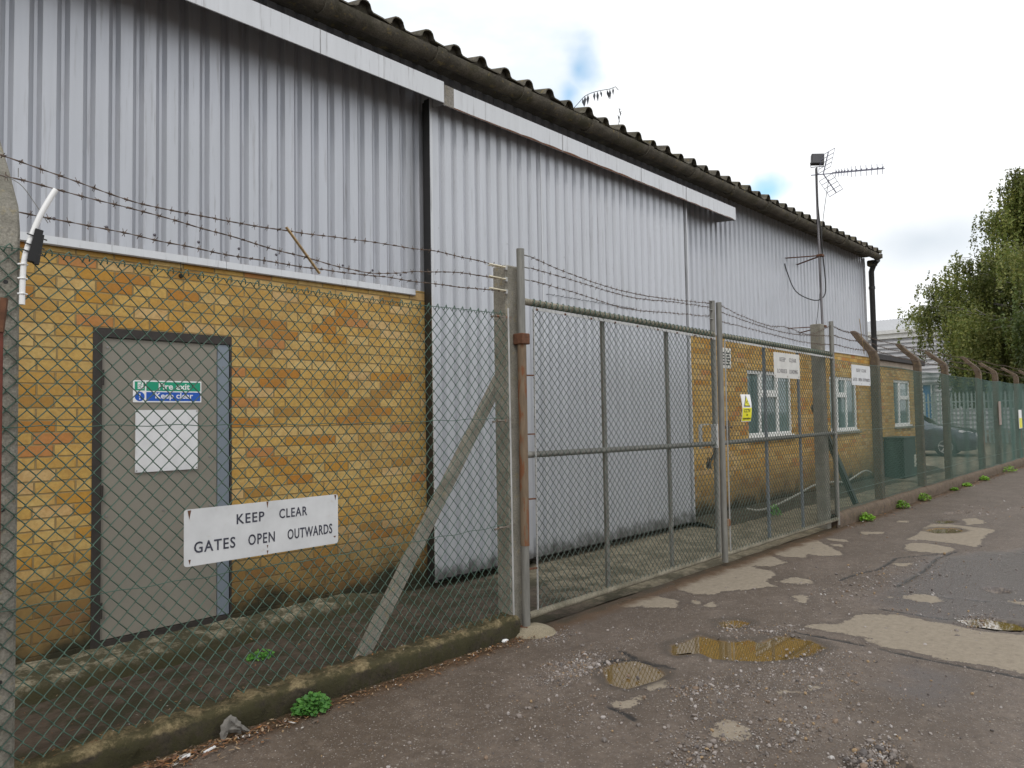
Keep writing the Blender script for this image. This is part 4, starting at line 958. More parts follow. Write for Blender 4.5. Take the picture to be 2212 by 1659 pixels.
tag(obj('padlock', b, DKBROWN), 'dark padlock hanging in the mesh beside the meeting stiles of the gates', 'padlock')
# concrete pad under the hinge tube
b = MB(); ring = 18; vs = [(3.93, 3.56, .055)]
for j, (r_, z_) in enumerate(((.06, .052), (.12, .030), (.165, .004), (.18, -.03))):
    for i in range(ring):
        a = 2*math.pi*i/ring; rr_ = r_*(1+.14*mnoise.noise(Vector((math.cos(a)*1.5, math.sin(a)*1.5, 3)))); vs.append((3.93+rr_*1.05*math.cos(a), 3.56+rr_*math.sin(a)*.9, z_))
fs = [(0, 1+i, 1+(i+1) % ring) for i in range(ring)]+[(1+j*ring+i, 1+(j+1)*ring+i, 1+(j+1)*ring+(i+1) % ring, 1+j*ring+(i+1) % ring) for j in range(3) for i in range(ring)]
b.add(vs, fs); tag(obj('concrete_pad', b, m_concrete('pale_concrete', (.25, .21, .14), (.38, .33, .24), .1, .1, sc_=2), None, True), 'pale domed concrete pad under the gate hinge tube', 'footing')

# barbed wire of the left fence
LW = [[(.66, 4.0, 2.84), (.722, 3.70, 2.716), (1.0, 3.69, 2.660), (1.289, 3.68, 2.612), (1.66, 3.67, 2.600), (2.037, 3.66, 2.606), (2.4, 3.65, 2.625), (2.843, 3.64, 2.640), (3.2, 3.63, 2.650), (3.55, 3.625, 2.640), (3.77, 3.625, 2.632)],
 [(.66, 3.92, 2.70), (.723, 3.69, 2.620), (1.1, 3.68, 2.590), (1.435, 3.67, 2.555), (2.0, 3.66, 2.490), (2.526, 3.65, 2.440), (2.8, 3.64, 2.465), (2.992, 3.64, 2.500), (3.3, 3.63, 2.535), (3.77, 3.625, 2.545)],
 [(.66, 3.80, 2.50), (.725, 3.68, 2.478), (1.2, 3.67, 2.450), (1.744, 3.66, 2.420), (2.3, 3.65, 2.416), (2.768, 3.64, 2.428), (3.108, 3.63, 2.430), (3.77, 3.625, 2.460)]]
for i, P in enumerate(LW):
    b = MB(); barbed(b, P, seed=i, r=.0024)
    w_ = obj('barbed_wire', b, BARB); tag(w_, ['rusty topmost barbed wire strand above the left fence', 'rusty middle barbed wire strand above the left fence', 'rusty lowest barbed wire strand above the left fence'][i], 'barbed wire', 'barbed wire strands above the left fence')
    b = MB(); e = Vector(P[-1]); b.tube([e+Vector((-.17, -.004, .004)), e+Vector((-.01, -.012, 0))], .0055, 6); b.tube([e+Vector((-.17, .006, -.006)), e+Vector((-.02, -.002, -.004))], .004, 6); obj('cream_tie', b, CREAM, w_)
b = MB(); b.bar((2.045, 3.652, 2.625), (2.255, 3.652, 2.392), .006, .020, upv=(0, 1, 0)); tag(obj('stick', b, WOOD), 'pale flat stick caught slanting in the barbed wire', 'stick')
# conduit tied to the post
cp = thing('conduit', 'bent white plastic conduit tied to the fence beside the left concrete post', 'conduit', (.79, 3.57, 2.05))
P = lerp_pts([(.786, 3.575, 2.055), (.787, 3.575, 2.15), (.793, 3.575, 2.25), (.820, 3.575, 2.36), (.850, 3.575, 2.45), (.885, 3.575, 2.53), (.905, 3.575, 2.57)], 26); obj('pipe', MB().tube(P, .0115, 12), WHITE, cp, 'auto')
b = MB(); b.bar((.815, 3.572, 2.24), (.842, 3.572, 2.38), .030, .036, upv=(0, 1, 0)); b.bar((.832, 3.565, 2.23), (.85, 3.565, 2.36), .02, .02, upv=(0, 1, 0)); obj('rubber_block', b, RUBBER, cp)
parts('cable_tie', [MB().bar((xx-.018, 3.560, z+.006), (xx+.055, 3.556, z-.012), .004, .005) for z, xx in ((2.28, .800), (2.31, .806), (2.35, .815))], BLACK, cp)
parts('cable_tie', [T([(.770, 3.575, z), (.787, 3.560, z+.001), (.804, 3.575, z)], .004, 6) for z in (2.10, 2.165, 2.225)], WHITE, cp)
b = MB(); P = lerp_pts([(.70, 3.66, 2.62), (.775, 3.60, 2.575), (.83, 3.59, 2.50), (.88, 3.585, 2.42)], 14); b.tube(P, .0016, 4); b.tube([(.772, 3.60, 2.60), (.772, 3.60, 2.64)], .0016, 4); tag(obj('loose_wire', b, GALV), 'thin loose wire curling from the left post behind the conduit', 'wire')

# far fence
ff = thing('chain_link_fence', 'long green chain link fence on the kerb beyond the gates', 'fence', (20, FY, .19), 'chain link fences')
chain_obj('mesh', ((10.09, 34, .19, 2.27, FY, .068, .0712, .0024), dict(yf=lambda a, c: .02*np.sin(a*1.1)*np.sin(c*2)+.008*np.sin(a*5), zf=lambda a, c: -.045*np.clip((a-10)/10, 0, 1)*np.clip(c/2, 0, 1)-.025*np.abs(np.sin((a-10)*1.1))*np.clip(c-1, 0, 1))), PVCF, ff)
b = MB()
for z in (2.262, 1.27, .45):
    P = [(x, FY-.005+.02*math.sin(x*1.1)*math.sin(z*2), z-(.045*min(1, (x-10)/10)+.025*abs(math.sin((x-10)*1.1))) * (1 if z > 2 else 0)) for x in np.arange(10.08, 34, .15)]; b.tube(P, .0025, 4)
obj('line_wire', b, PVCF, ff, True)
b = MB().bar((10.11, FY-.01, 2.27), (10.10, FY-.01, .22), .006, .014, upv=(0, 1, 0)); obj('tension_bar', b, GALV, ff)
lab = ['brown concrete fence post with bent arm nearest the gates, before the black downpipe', 'brown bent arm concrete post at the right end of the low brick extension', 'brown bent arm concrete post in front of the car bonnet',
 'brown bent arm concrete post right of the car below the birch', 'brown bent arm concrete post second from the right edge', 'brown bent arm concrete post at the right edge of the picture']
fx_ = [12.12, 14.45, 16.35, 19.35, 21.2, 24.0]
for i, x in enumerate(fx_):
    b = MB(); zt = (2.82, 2.76, 2.72, 2.76, 2.70, 2.68)[i]; cranked(b, x, 3.68, .0, 2.42, zt, .122, .30, seed=i*3); tag(obj('concrete_post', b, CONCB, None, 'auto'), lab[i], 'post', 'brown concrete posts with bent arms in the far fence')
for i, (x, zt) in enumerate(((26.6, 2.7), (29.2, 2.7), (31.8, 2.7))):
    b = MB(); cranked(b, x, 3.68, .0, 2.40, zt, .122, .30, seed=i*3+40); tag(obj('concrete_post', b, CONCB, None, 'auto'), 'bent arm concrete post of the far fence past the right edge', 'post', 'brown concrete posts with bent arms in the far fence')
# strands run to the bent arms
for i, (yo, zz) in enumerate(((.30, 2.72), (.20, 2.58), (.04, 2.42))):
    P = [(10.06, GYC, (2.70, 2.58, 2.46)[i])]
    for x in fx_+[26.6, 29.2, 31.8]: P += [(x, 3.60+yo, zz+(.05 if x < 13 else 0))]
    Q = []
    for a, c_ in zip(P[:-1], P[1:]): Q += [a, tuple((a[k]+c_[k])/2-(.025 if k == 2 else 0) for k in range(3))]
    Q.append(P[-1]); b = MB(); barbed(b, Q, r=.0032, step=.11, seed=50+i, barbr=.0022); tag(obj('barbed_wire', b, BARB), ['topmost barbed wire strand along the bent arms of the far fence', 'middle barbed wire strand along the bent arms of the far fence', 'lowest barbed wire strand along the bent arms of the far fence'][i], 'barbed wire', 'barbed wire strands above the far fence')
b = MB(); b.bar((11.42, 3.66, 2.92), (11.95, 3.78, 2.43), .008, .014); tag(obj('stick', b, WOOD), 'thin stick leaning in the barbed wire before the first bent arm post', 'stick')
b = MB(); b.box(20.75, 21.0, 3.55, 3.565, 1.15, 1.72, .004); tag(obj('board', b, simple('brown_board', (.28, .23, .20), .7)), 'small brown board fixed upright on the far fence', 'board')
yw = thing('warning_sign', 'small yellow and white sign on the far fence at the right edge', 'sign', (23.6, 3.56, 1.2)); obj('plate', MB().box(23.35, 23.75, 3.555, 3.567, 1.0, 1.50, .003), SWHITE, yw); obj('yellow_panel', MB().box(23.36, 23.74, 3.550, 3.554, 1.02, 1.28), SYEL, yw)

# hose, green cabinet, slab
b = MB(); P = lerp_pts([(9.55, 4.62, .22), (10.1, 4.70, .14), (10.9, 4.80, .13), (11.8, 4.85, .20), (12.6, 4.85, .30), (13.6, 4.9, .27), (14.4, 4.95, .22), (15.2, 4.9, .36), (15.7, 4.92, .30)], 60); b.tube(P, .017, 8); tag(obj('hose', b, simple('pale_hose', (.27, .27, .23), .5), None, True), 'pale hose lying along the foot of the wall under the windows', 'hose')
gc = thing('cabinet', 'dark green metal cabinet standing against the wall below the third window', 'cabinet', (17.7, 4.9, 0)); obj('cabinet_body', MB().box(17.25, 18.15, 4.72, 5.12, .07, .92, .01), GREENBOX, gc); obj('cabinet_lid', MB().box(17.22, 18.18, 4.69, 5.14, .922, .96, .01), GREENBOX, gc); obj('label_plate', MB().box(17.98, 18.12, 4.712, 4.718, .28, .55), simple('cabinet_label', (.5, .5, .42), .6), gc)
tag(obj('paving_slab', MB().box(17.1, 18.3, 4.45, 5.1, .0, .06, .01), CONC), 'pale paving slab under the green cabinet', 'slab')

# ------------------------------------------------------------------ mast
ms_ = thing('mast', 'thin steel mast bracketed to the ribbed wall near the far corner', 'mast', (13.17, 4.88, 3.1))
obj('pole', MB().tube([(13.20, 4.86, 3.08), (13.17, 4.86, 4.36), (13.16, 4.86, 5.2), (13.17, 4.86, 5.90)], .021, 10), m_galv('mast_pole', (.20, .19, .20)), ms_, 'auto')
for z, w_ in ((4.36, .30), (3.12, .36)):
    b = MB(); b.bar((13.19, 4.84, z), (12.88, W+.16, z-.01), .045, .012); b.bar((13.19, 4.84, z-.005), (13.40, W+.16, z-.05), .04, .012); b.box(13.14, 13.24, 4.80, 4.90, z-.02, z+.02, .003); obj('wall_bracket', b, RUST, ms_)
b = MB(); P = lerp_pts([(13.12, 4.83, 5.9), (13.08, 4.83, 5.5), (13.12, 4.82, 5.0), (13.17, 4.82, 4.8), (13.22, 4.82, 4.4), (13.30, 4.82, 3.9), (13.27, 4.84, 3.66), (13.1, 4.95, 3.58), (12.95, 5.2, 3.75), (12.86, W+.13, 4.1), (12.80, W+.14, 4.24)], 50); b.tube(P, .010, 6)
P = lerp_pts([(13.30, 4.70, 5.7), (13.24, 4.80, 5.0), (13.20, 4.84, 4.4), (13.14, 4.84, 3.9), (13.02, 4.9, 3.12)], 20); b.tube(P, .005, 5); obj('cable', b, BLACK, ms_, True)
fl = thing('floodlight', 'dark square floodlight on top of the mast', 'floodlight', (13.17, 4.86, 6.05))
M_ = Matrix.Translation((13.16, 4.83, 6.045)) @ Matrix.Rotation(D2R(-58), 4, 'Z') @ Matrix.Rotation(D2R(-6), 4, 'X') @ Matrix.Rotation(D2R(4), 4, 'Y')
def xbox(b, M, *a):
    t = MB().box(*a); b.add([M @ Vector(v) for v in t.v], t.f)
b = MB(); xbox(b, M_, -.105, .105, -.05, .05, -.092, .092, .008); obj('lamp_housing', b, simple('lamp_black', (.025, .024, .024), .5), fl)
b = MB(); xbox(b, M_, -.09, .09, -.054, -.0505, -.078, .078, 0); obj('lamp_glass', b, simple('lamp_glass', (.06, .06, .065), .2), fl)
b = MB(); P = [(13.10, 4.93, 6.0), (13.11, 4.93, 5.92), (13.21, 4.75, 5.92), (13.22, 4.74, 6.0)]; b.tube(P, .008, 6); obj('yoke', b, BLACK, fl)
ae = thing('tv_aerial', 'television aerial with a long toothed boom fixed to the mast', 'aerial', (13.17, 4.86, 5.78))
A0 = Vector((13.08, 4.92, 5.77)); dv = Vector((13.675-13.10, 3.874-4.9, .0)).normalized(); Lb = 1.175; sv = Vector((-dv.y, dv.x, 0)); upd = (Vector((0, 0, 1))*.80+sv*.60).normalized()
b = MB(); b.bar(A0, A0+dv*Lb, .012, .014); b.bar(A0+dv*.34+Vector((0, 0, .014)), A0+dv*(Lb-.02)+Vector((0, 0, .014)), .010, .008); obj('boom', b, simple('aerial_metal', (.13, .13, .18), .4, .4), ae)
b = MB()
ds = [.40, .445, .49, .535, .59, .65, .72, .80, .885, .97, 1.06, 1.14]
for d_ in ds:
    c_ = A0+dv*d_; L2 = .15 if d_ > .6 else .11
    b.tube([c_-upd*L2-dv*.02, c_, c_+upd*L2+dv*.018], .0048, 4); b.tube([c_-sv*.012+Vector((0, 0, .02)), c_+dv*.02+Vector((0, 0, .034))], .008, 4)
obj('director', b, MATS['aerial_metal'], ae)
b = MB(); c_ = A0+dv*.20
for sgn in (1, -1):
    ax = (Vector((0, 0, 1))*.88*sgn+dv*(.22 if sgn > 0 else .50)).normalized(); side = (sv*.75+Vector((0, 0, .55))-dv*.0).normalized()
    side = (dv*.80+Vector((0, 0, .50))+sv*.35).normalized()
    b.tube([c_, c_+ax*.40], .010, 5)
    for k in range(5): q = c_+ax*(.07+k*.082); b.tube([q-side*.145, q+side*.145], .0050, 4)
    for e in (-.145, .145): b.tube([c_+ax*.07+side*e, c_+ax*.398+side*e], .0036, 4)
obj('reflector', b, MATS['aerial_metal'], ae)

for o_ in (ms_, fl, ae): o_.location += Vector((-.37, -.14, -.10))      # the mast stands clear of the gutter
# roof plants
def sprig(P, n, ln, label, name='roof_weed', droop=1.):
    b = MB(); Q = lerp_pts(P, 16); b.tube(Q, .004, 5); o = thing(name, label, 'plant', P[0], 'weeds on the roof edge'); obj('stem', b, simple('stem_'+str(len(MATS)), (.05, .06, .06), .7), o); b = MB(); r_ = random.Random(n)
    for i in range(n):
        p = Q[int(4+i*(12)/n)]; L2 = ln*r_.uniform(.7, 1.1); t = Vector((r_.uniform(-.2, .35), r_.uniform(-.3, .1), -droop)).normalized(); s_ = Vector((.3, -1, .1)).normalized()*L2*.13
        b.add([p, p+t*L2*.4+s_, p+t*L2, p+t*L2*.4-s_], [(0, 1, 2, 3)])
    obj('leaves', b, SPRIG, o); return o
sprig([(6.20, 4.9, 4.92), (6.322, 4.9, 5.037), (6.43, 4.9, 5.143), (6.584, 4.9, 5.236), (6.764, 4.9, 5.32), (6.93, 4.9, 5.39), (7.05, 4.9, 5.455), (7.10, 4.9, 5.43)], 9, .13, 'leafy weed arching over the gutter against the sky')
sprig([(7.08, 4.9, 4.95), (7.09, 4.9, 5.02), (7.106, 4.9, 5.091), (7.127, 4.9, 5.154), (7.10, 4.9, 5.21)], 10, .05, 'thin pale upright weed on the roof edge right of the arching one', droop=-.3)

# ------------------------------------------------------------------ weeds on the ground
def weed(x, y, r, h, n, label, mat=WEEDL, seed=0, z0=0, leaf=.016):
    o = thing('weed', label, 'weed', (x, y, z0), 'weeds along the kerb'); rr = random.Random(seed); b = MB(); st = MB()
    for i in range(n):
        a = rr.random()*6.28; d = r*math.sqrt(rr.random()); hh = h*(1-(d/r)**2*.6)*rr.uniform(.25, 1); c = Vector((x+d*math.cos(a), y+d*math.sin(a)*.8, z0+hh)); s_ = leaf*rr.uniform(.6, 1.3)
        nrm = Vector((rr.uniform(-.7, .7), rr.uniform(-.9, .3), 1)).normalized(); u = nrm.orthogonal().normalized(); v = nrm.cross(u); k = 6
        b.add([c+(u*math.cos(6.283*j/k+a)+v*math.sin(6.283*j/k+a))*s_*(1 if j % 2 else .72) for j in range(k)], [tuple(range(k))])
        if i % 5 == 0: st.tube([(x+d*.3*math.cos(a), y+d*.3*math.sin(a), z0), c], .0013, 3)
    obj('leaves', b, mat, o); obj('stems', st, mat, o)
weed(2.10, 3.50, .105, .105, 420, 'bright green leafy weed at the foot of the near kerb', WEEDL, 1, leaf=.012)
weed(2.33, 4.50, .09, .07, 160, 'small pale green weed in the yard behind the left fence', WEEDL, 2, leaf=.010)
for i, (u, v, r_, h_, l_) in enumerate(((1825, 1122, .17, .16, 'lime green weed at the kerb right of the far gate post'), (1847, 1118, .08, .08, 'tiny weed beside the first clump past the gate'), (1890, 1094, .18, .16, 'lime green weed against the kerb before the first bent arm post'), (1937, 1078, .2, .17, 'lime green weed against the kerb below the dark strut'),
    (1996, 1056, .12, .08, 'low weed on the kerb foot below the brick extension'), (2062, 1035, .2, .12, 'flat green weed on the kerb foot in front of the car'), (2122, 1018, .35, .22, 'wide green weed spilling onto the far road edge'), (2020, 1047, .15, .09, 'small dull weed under the third bent arm post'))):
    gx, gy = gpt(u, v); weed(gx, min(gy, 3.50), r_*.72, h_*.85, 150 if r_ > .1 else 50, l_, WEEDY, 10+i, 0, .019)
weed(10.6, 4.7, .12, .18, 120, 'scraggy weed by the bank under the first window', WEEDL, 33, 0, .015)

# litter, gravel
def stones(cl, name, label, mat, seed, lo, hi):
    rr = np.random.default_rng(seed); ico = []; 
    t = (1+5**.5)/2; iv = np.array([(-1, t, 0), (1, t, 0), (-1, -t, 0), (1, -t, 0), (0, -1, t), (0, 1, t), (0, -1, -t), (0, 1, -t), (t, 0, -1), (t, 0, 1), (-t, 0, -1), (-t, 0, 1)])/1.9
    ifc = np.array([(0, 11, 5), (0, 5, 1), (0, 1, 7), (0, 7, 10), (0, 10, 11), (1, 5, 9), (5, 11, 4), (11, 10, 2), (10, 7, 6), (7, 1, 8), (3, 9, 4), (3, 4, 2), (3, 2, 6), (3, 6, 8), (3, 8, 9), (4, 9, 5), (2, 4, 11), (6, 2, 10), (8, 6, 7), (9, 8, 1)])
    VS = []; FS = []; k = 0
    for (cx, cy, sx, sy, n, big) in cl:
        xs_ = rr.normal(cx, sx, n); ys_ = rr.normal(cy, sy, n)
        for x, y in zip(xs_, ys_):
            if y > 3.55 or x < .3: continue
            s = rr.uniform(lo, hi)*big*(1+2.0*(rr.random() < .06)); sc3 = rr.uniform(.6, 1.2, 3)*s; sc3[2] *= .7; R = Matrix.Rotation(rr.random()*6.28, 3, 'Z') @ Matrix.Rotation(rr.random()*1.2, 3, 'X')
            v = (iv*(1+rr.uniform(-.22, .22, (12, 1)))*sc3) @ np.array(R).T+np.array([x, y, sc3[2]*.35])
            VS.append(v); FS.append(ifc+k); k += 12
    b = MB(); b.v = [tuple(p) for p in np.concatenate(VS)]; b.f = [tuple(int(i) for i in f) for f in np.concatenate(FS)]; b.m = [0]*len(b.f)
    return tag(obj(name, b, mat), label, name.replace('_', ' '), kind='stuff')
g6 = lambda x, y: gpt(702+.3418*x, 1092+.3418*y)
g9 = lambda x, y: gpt(1458+.3418*x, 1092+.3418*y)
cl = []
for (x, y), sx, sy, n, bg in [(g6(1420, 830), .12, .07, 380, .8), (g6(1580, 1000), .16, .09, 520, 1.), (g6(1450, 1090), .14, .06, 260, .8), (g6(1620, 1040), .12, .06, 240, 1.), (g6(2000, 820), .2, .1, 200, .7),
    (g9(150, 1150), .12, .07, 260, 1.), (g9(500, 1100), .28, .13, 700, .7), (g9(900, 1050), .3, .13, 800, .8), (g9(700, 1450), .25, .12, 500, .9), (g9(150, 1560), .12, .08, 260, 1.), (g9(1200, 500), .5, .2, 900, .8),
    (g9(1550, 400), .45, .12, 350, .8), (g9(400, 780), .15, .1, 260, .8), (g9(650, 790), .1, .06, 160, .9), (g9(300, 1280), .25, .12, 400, .8), (g9(1300, 1250), .4, .2, 420, .6), (g9(1250, 1600), .14, .05, 420, 1.2), (g9(1900, 740), .25, .06, 240, 1.),
    (g9(1800, 1150), .5, .3, 300, .6), (g6(1100, 1300), .4, .25, 240, .7), (g6(1600, 1300), .3, .15, 160, 1.), (g6(400, 1500), .4, .2, 130, .8), (g9(1700, 600), .6, .2, 160, .8), (g9(1950, 60), 1.2, .3, 500, 1.2), (g9(900, 100), .8, .3, 300, 1.)]: cl.append((x, y, sx, sy, n, bg))
cl.append((3.5, 1.8, 1.6, 1.1, 2600, .55)); cl.append((7.5, 2.2, 2.5, .9, 1200, .8))
cl = [(a_, b_, c_, d_, int(n_*1.4), g_) for a_, b_, c_, d_, n_, g_ in cl]
stones(cl, 'gravel', 'loose pale gravel and small stones scattered over the broken road', GRAVEL, 3, .0024, .0062)
b = MB(); rr = random.Random(5)
def bits(n, fx, fy, smin, smax, z=.004):
    for i in range(n):
        x = fx(); y = fy(x); s_ = rr.uniform(smin, smax); a = rr.random()*3.14; el = rr.uniform(.18, .6); u = Vector((math.cos(a), math.sin(a), rr.uniform(-.3, .3))).normalized(); v = Vector((-math.sin(a), math.cos(a), rr.uniform(-.4, .6))).normalized()*el; c = Vector((x, y, z+rr.random()*.012+s_*.2))
        b.add([c-u*s_, c-u*s_*.2+v*s_*.7, c+u*s_, c+u*s_*.1-v*s_*.7], [(0, 1, 2, 3)])
bits(1500, lambda: rr.uniform(.8, 3.9), lambda x: 3.54-abs(rr.gauss(0, .07)), .005, .016)
bits(350, lambda: rr.gauss(1.5, .35), lambda x: 3.50-abs(rr.gauss(0, .06)), .008, .026)
bits(800, lambda: rr.uniform(10, 30), lambda x: 3.54-abs(rr.gauss(0, .10)), .012, .03)
bits(250, lambda: rr.uniform(.8, 4), lambda x: rr.uniform(3.6, 3.74), .005, .012, .135)
bits(260, lambda: rr.uniform(.9, 4.5), lambda x: rr.uniform(3.8, 4.9), .006, .016, .02)
tag(obj('leaf_litter', b, LITTER), 'dead leaves twigs and bits washed against the kerb', 'leaf litter', kind='stuff')
def rock(x, y, s3, name, label, cat, mat, z=0., seed=0, sub=2):
    import bmesh
    bm = bmesh.new(); bmesh.ops.create_icosphere(bm, subdivisions=sub, radius=1)
    for v in bm.verts: v.co *= 1+.35*mnoise.noise(v.co*1.6+Vector((seed, 0, 0)))
    for v in bm.verts: v.co = Vector((x+v.co.x*s3[0], y+v.co.y*s3[1], z+v.co.z*s3[2]+s3[2]*.5))
    me = bpy.data.meshes.new(name); bm.to_mesh(me); bm.free(); return tag(finish(name, me, mat, None, False, None), label, cat)
x, y = gpt(1091, 1386); rock(x, y, (.026, .018, .013), 'stone', 'largest white stone beside the concrete pad', 'stone', SWHITE, seed=2)
x, y = gpt(660, 1401+0); 
x, y = gpt(984, 1484-60); rock(*gpt(975, 1400), (.012, .01, .008), 'stone', 'small grey stone on the road near the white one', 'stone', CONC, seed=4)
# driftwood / torn root standing at the kerb
b = MB()
def splinter(b, P, rs, n=5):
    k0 = len(b.v); b.tube(P, rs, n)
    for i in range(k0, len(b.v)): b.v[i] = tuple(Vector(b.v[i])+mnoise.noise_vector(Vector(b.v[i])*60)*.007)
splinter(b, lerp_pts([(1.615, 3.50, -.005), (1.628, 3.51, .05), (1.655, 3.515, .10), (1.668, 3.515, .108)], 9), [.007, .010, .012, .017, .020, .024, .022, .018, .012, .004])
splinter(b, lerp_pts([(1.655, 3.517, .10), (1.69, 3.51, .06), (1.76, 3.49, .004)], 10), [.014, .022, .026, .022, .024, .018, .014, .012, .008, .006, .002])
splinter(b, [(1.64, 3.515, .055), (1.67, 3.512, .05), (1.70, 3.508, .035), (1.712, 3.50, .012)], [.014, .024, .016, .003])
tag(obj('driftwood', b, DRIFT), 'grey gnarled piece of wood standing against the near kerb', 'wood')
b = MB(); b.bar((1.50, 3.44, .012), (1.56, 3.46, .014), .012, .006); b.bar((1.40, 3.47, .01), (1.44, 3.45, .02), .022, .006); tag(obj('litter_scrap', b, SWHITE), 'white scraps lying in the leaf litter left of the driftwood', 'litter')
b = MB(); b.bar((1.05, 3.95, .03), (1.09, 3.97, .035), .015, .004); tag(obj('paper_scrap', b, SWHITE), 'white paper scrap on the yard behind the mesh', 'litter')

# ------------------------------------------------------------------ beyond
# car
cx0, cy0 = 26.9, 6.2      # front axle, near side
car = thing('parked_car', 'dark grey car parked behind the far fence with its headlight to the right', 'car', (27.7, 7.5, 0))
CARP = NT('car_paint'); CARP.set('Base Color', (.11, .125, .15)); CARP.set('Metallic', .5); CARP.set('Roughness', .25); CARP.b.inputs['Coat Weight'].default_value = .8; CARP = CARP.mat
# section list along the length: distance back from the nose, half width, sill, shoulder height, top height, top half width
S = [(0, .55, .32, .62, .66, .45), (.06, .72, .24, .74, .80, .58), (.25, .82, .20, .82, .90, .66), (.7, .88, .20, .90, .98, .70), (1.15, .90, .20, .95, 1.04, .72), (1.35, .90, .20, .96, 1.14, .70), (1.85, .90, .20, .97, 1.46, .60), (2.5, .90, .20, .98, 1.54, .60), (3.3, .90, .20, .99, 1.50, .58), (3.85, .88, .22, 1.0, 1.32, .55), (4.15, .84, .30, .98, 1.04, .55), (4.25, .74, .40, .80, .86, .50)]
Rm = Matrix.Translation((cx0+.9, cy0-.88, 0)) @ Matrix.Rotation(D2R(90+6), 4, 'Z')   # local x runs back from the nose, local y across
def carv(p): return Rm @ Vector(p)
b = MB(); vs = []
for d, hw, z0, zs_, zt, tw in S:
    for yy2, z in ((-hw*.92, z0), (-hw, z0+.15), (-hw, zs_-.08), (-hw*.97, zs_), (-tw, zt-.03), (-tw*.7, zt), (tw*.7, zt), (tw, zt-.03), (hw*.97, zs_), (hw, zs_-.08), (hw, z0+.15), (hw*.92, z0)): vs.append(carv((d, yy2, z)))
k = 12; fs = [(i*k+j, i*k+(j+1) % k, (i+1)*k+(j+1) % k, (i+1)*k+j) for i in range(len(S)-1) for j in range(k)]+[tuple(range(k-1, -1, -1)), tuple(range((len(S)-1)*k, len(S)*k))]
b.add(vs, fs); obj('body', b, CARP, car, 'auto')
CG = simple('car_glass', (.02, .025, .03), .08)
def quad(b, pts): b.add([carv(p) for p in pts], [tuple(range(len(pts)))])
for s_ in (-1, 1):
    b = MB(); q = [(1.55, .885*s_, 1.00), (2.05, .64*s_, 1.40), (3.2, .62*s_, 1.44), (3.7, .66*s_, 1.28), (3.75, .89*s_, 1.03)]; quad(b, [(p[0], p[1]+.02*s_, p[2]) for p in (q if s_ < 0 else q[::-1])]); obj('side_window', b, CG, car)
b = MB(); quad(b, [(1.30, -.68, 1.09), (1.30, .68, 1.09), (1.83, .58, 1.44), (1.83, -.58, 1.44)]); b.v = [tuple(Vector(v)+Vector((0, 0, .02))) for v in b.v]; obj('windscreen', b, CG, car)
def wheel(d, s_):
    o = MB(); c = carv((d, .86*s_, .33)); ax = (Rm.to_3x3() @ Vector((0, 1, 0)))*s_
    o.tube([c-ax*.18, c-ax*.02, c+ax*.03], [.32, .33, .30], 24); w_ = obj('wheel', o, RUBBER, car, 'auto')
    o = MB(); o.tube([c+ax*.02, c+ax*.036], [.21, .20], 20); 
    obj('rim', o, simple('rim_dark'+str(len(MATS)), (.05, .05, .055), .4), w_)
    o = MB(); u = Vector((0, 0, 1)); v = ax.cross(u)
    for i in range(5): a = i*1.2566; e = u*math.cos(a)+v*math.sin(a); o.bar(c+ax*.04, c+ax*.04+e*.20, .05, .015, upv=tuple(ax))
    o.tube([c+ax*.038+(u*math.cos(i*.314)+v*math.sin(i*.314))*.205 for i in range(21)], .012, 5); obj('spokes', o, GALVL, w_)
for d in (.88, 3.45):
    for s_ in (-1, 1): wheel(d, s_)
for s_ in (-1, 1):
    b = MB(); q = [(.05, .60*s_, .68), (.10, .76*s_, .70), (.52, .88*s_, .80), (.50, .84*s_, .87), (.22, .74*s_, .82), (.08, .60*s_, .74)]; quad(b, [(p[0]-.02, p[1]*1.02, p[2]+.01) for p in (q if s_ < 0 else q[::-1])]); obj('headlight', b, simple('lamp_clear'+str(len(MATS)), (.65, .66, .68), .1), car)
    b = MB(); c = carv((1.55, 1.02*s_, 1.05)); b.box(c.x-.08, c.x+.08, c.y-.06, c.y+.06, c.z-.06, c.z+.08, .03); obj('door_mirror', b, CARP, car)
b = MB(); quad(b, [(-.012, -.40, .42), (-.012, .40, .42), (-.012, .40, .60), (-.012, -.40, .60)]); obj('grille', b, BLACK, car)

# palisade fence
pf = thing('palisade_fence', 'grey green steel palisade fence behind the parked car', 'fence', (37, 12, 0))
PAL = simple('palisade_steel', (.28, .33, .31), .6); b = MB()
for i in range(75):
    y = 5.0+i*.155; b.prism([(y-.035, .08), (y+.035, .08), (y+.035, 2.2), (y+.0, 2.32), (y-.035, 2.2)], 0, 37.0, 37.012)
pl = obj('pales', b, PAL, pf); b = MB(); b.box(37.014, 37.05, 4.9, 16.8, .45, .50); b.box(37.014, 37.05, 4.9, 16.8, 1.85, 1.90); obj('rails', b, PAL, pf)
b = MB()
for y in (4.9, 7.6, 10.3, 13.0, 15.7): b.box(37.052, 37.14, y, y+.08, 0, 2.2)
obj('fence_post', b, PAL, pf)
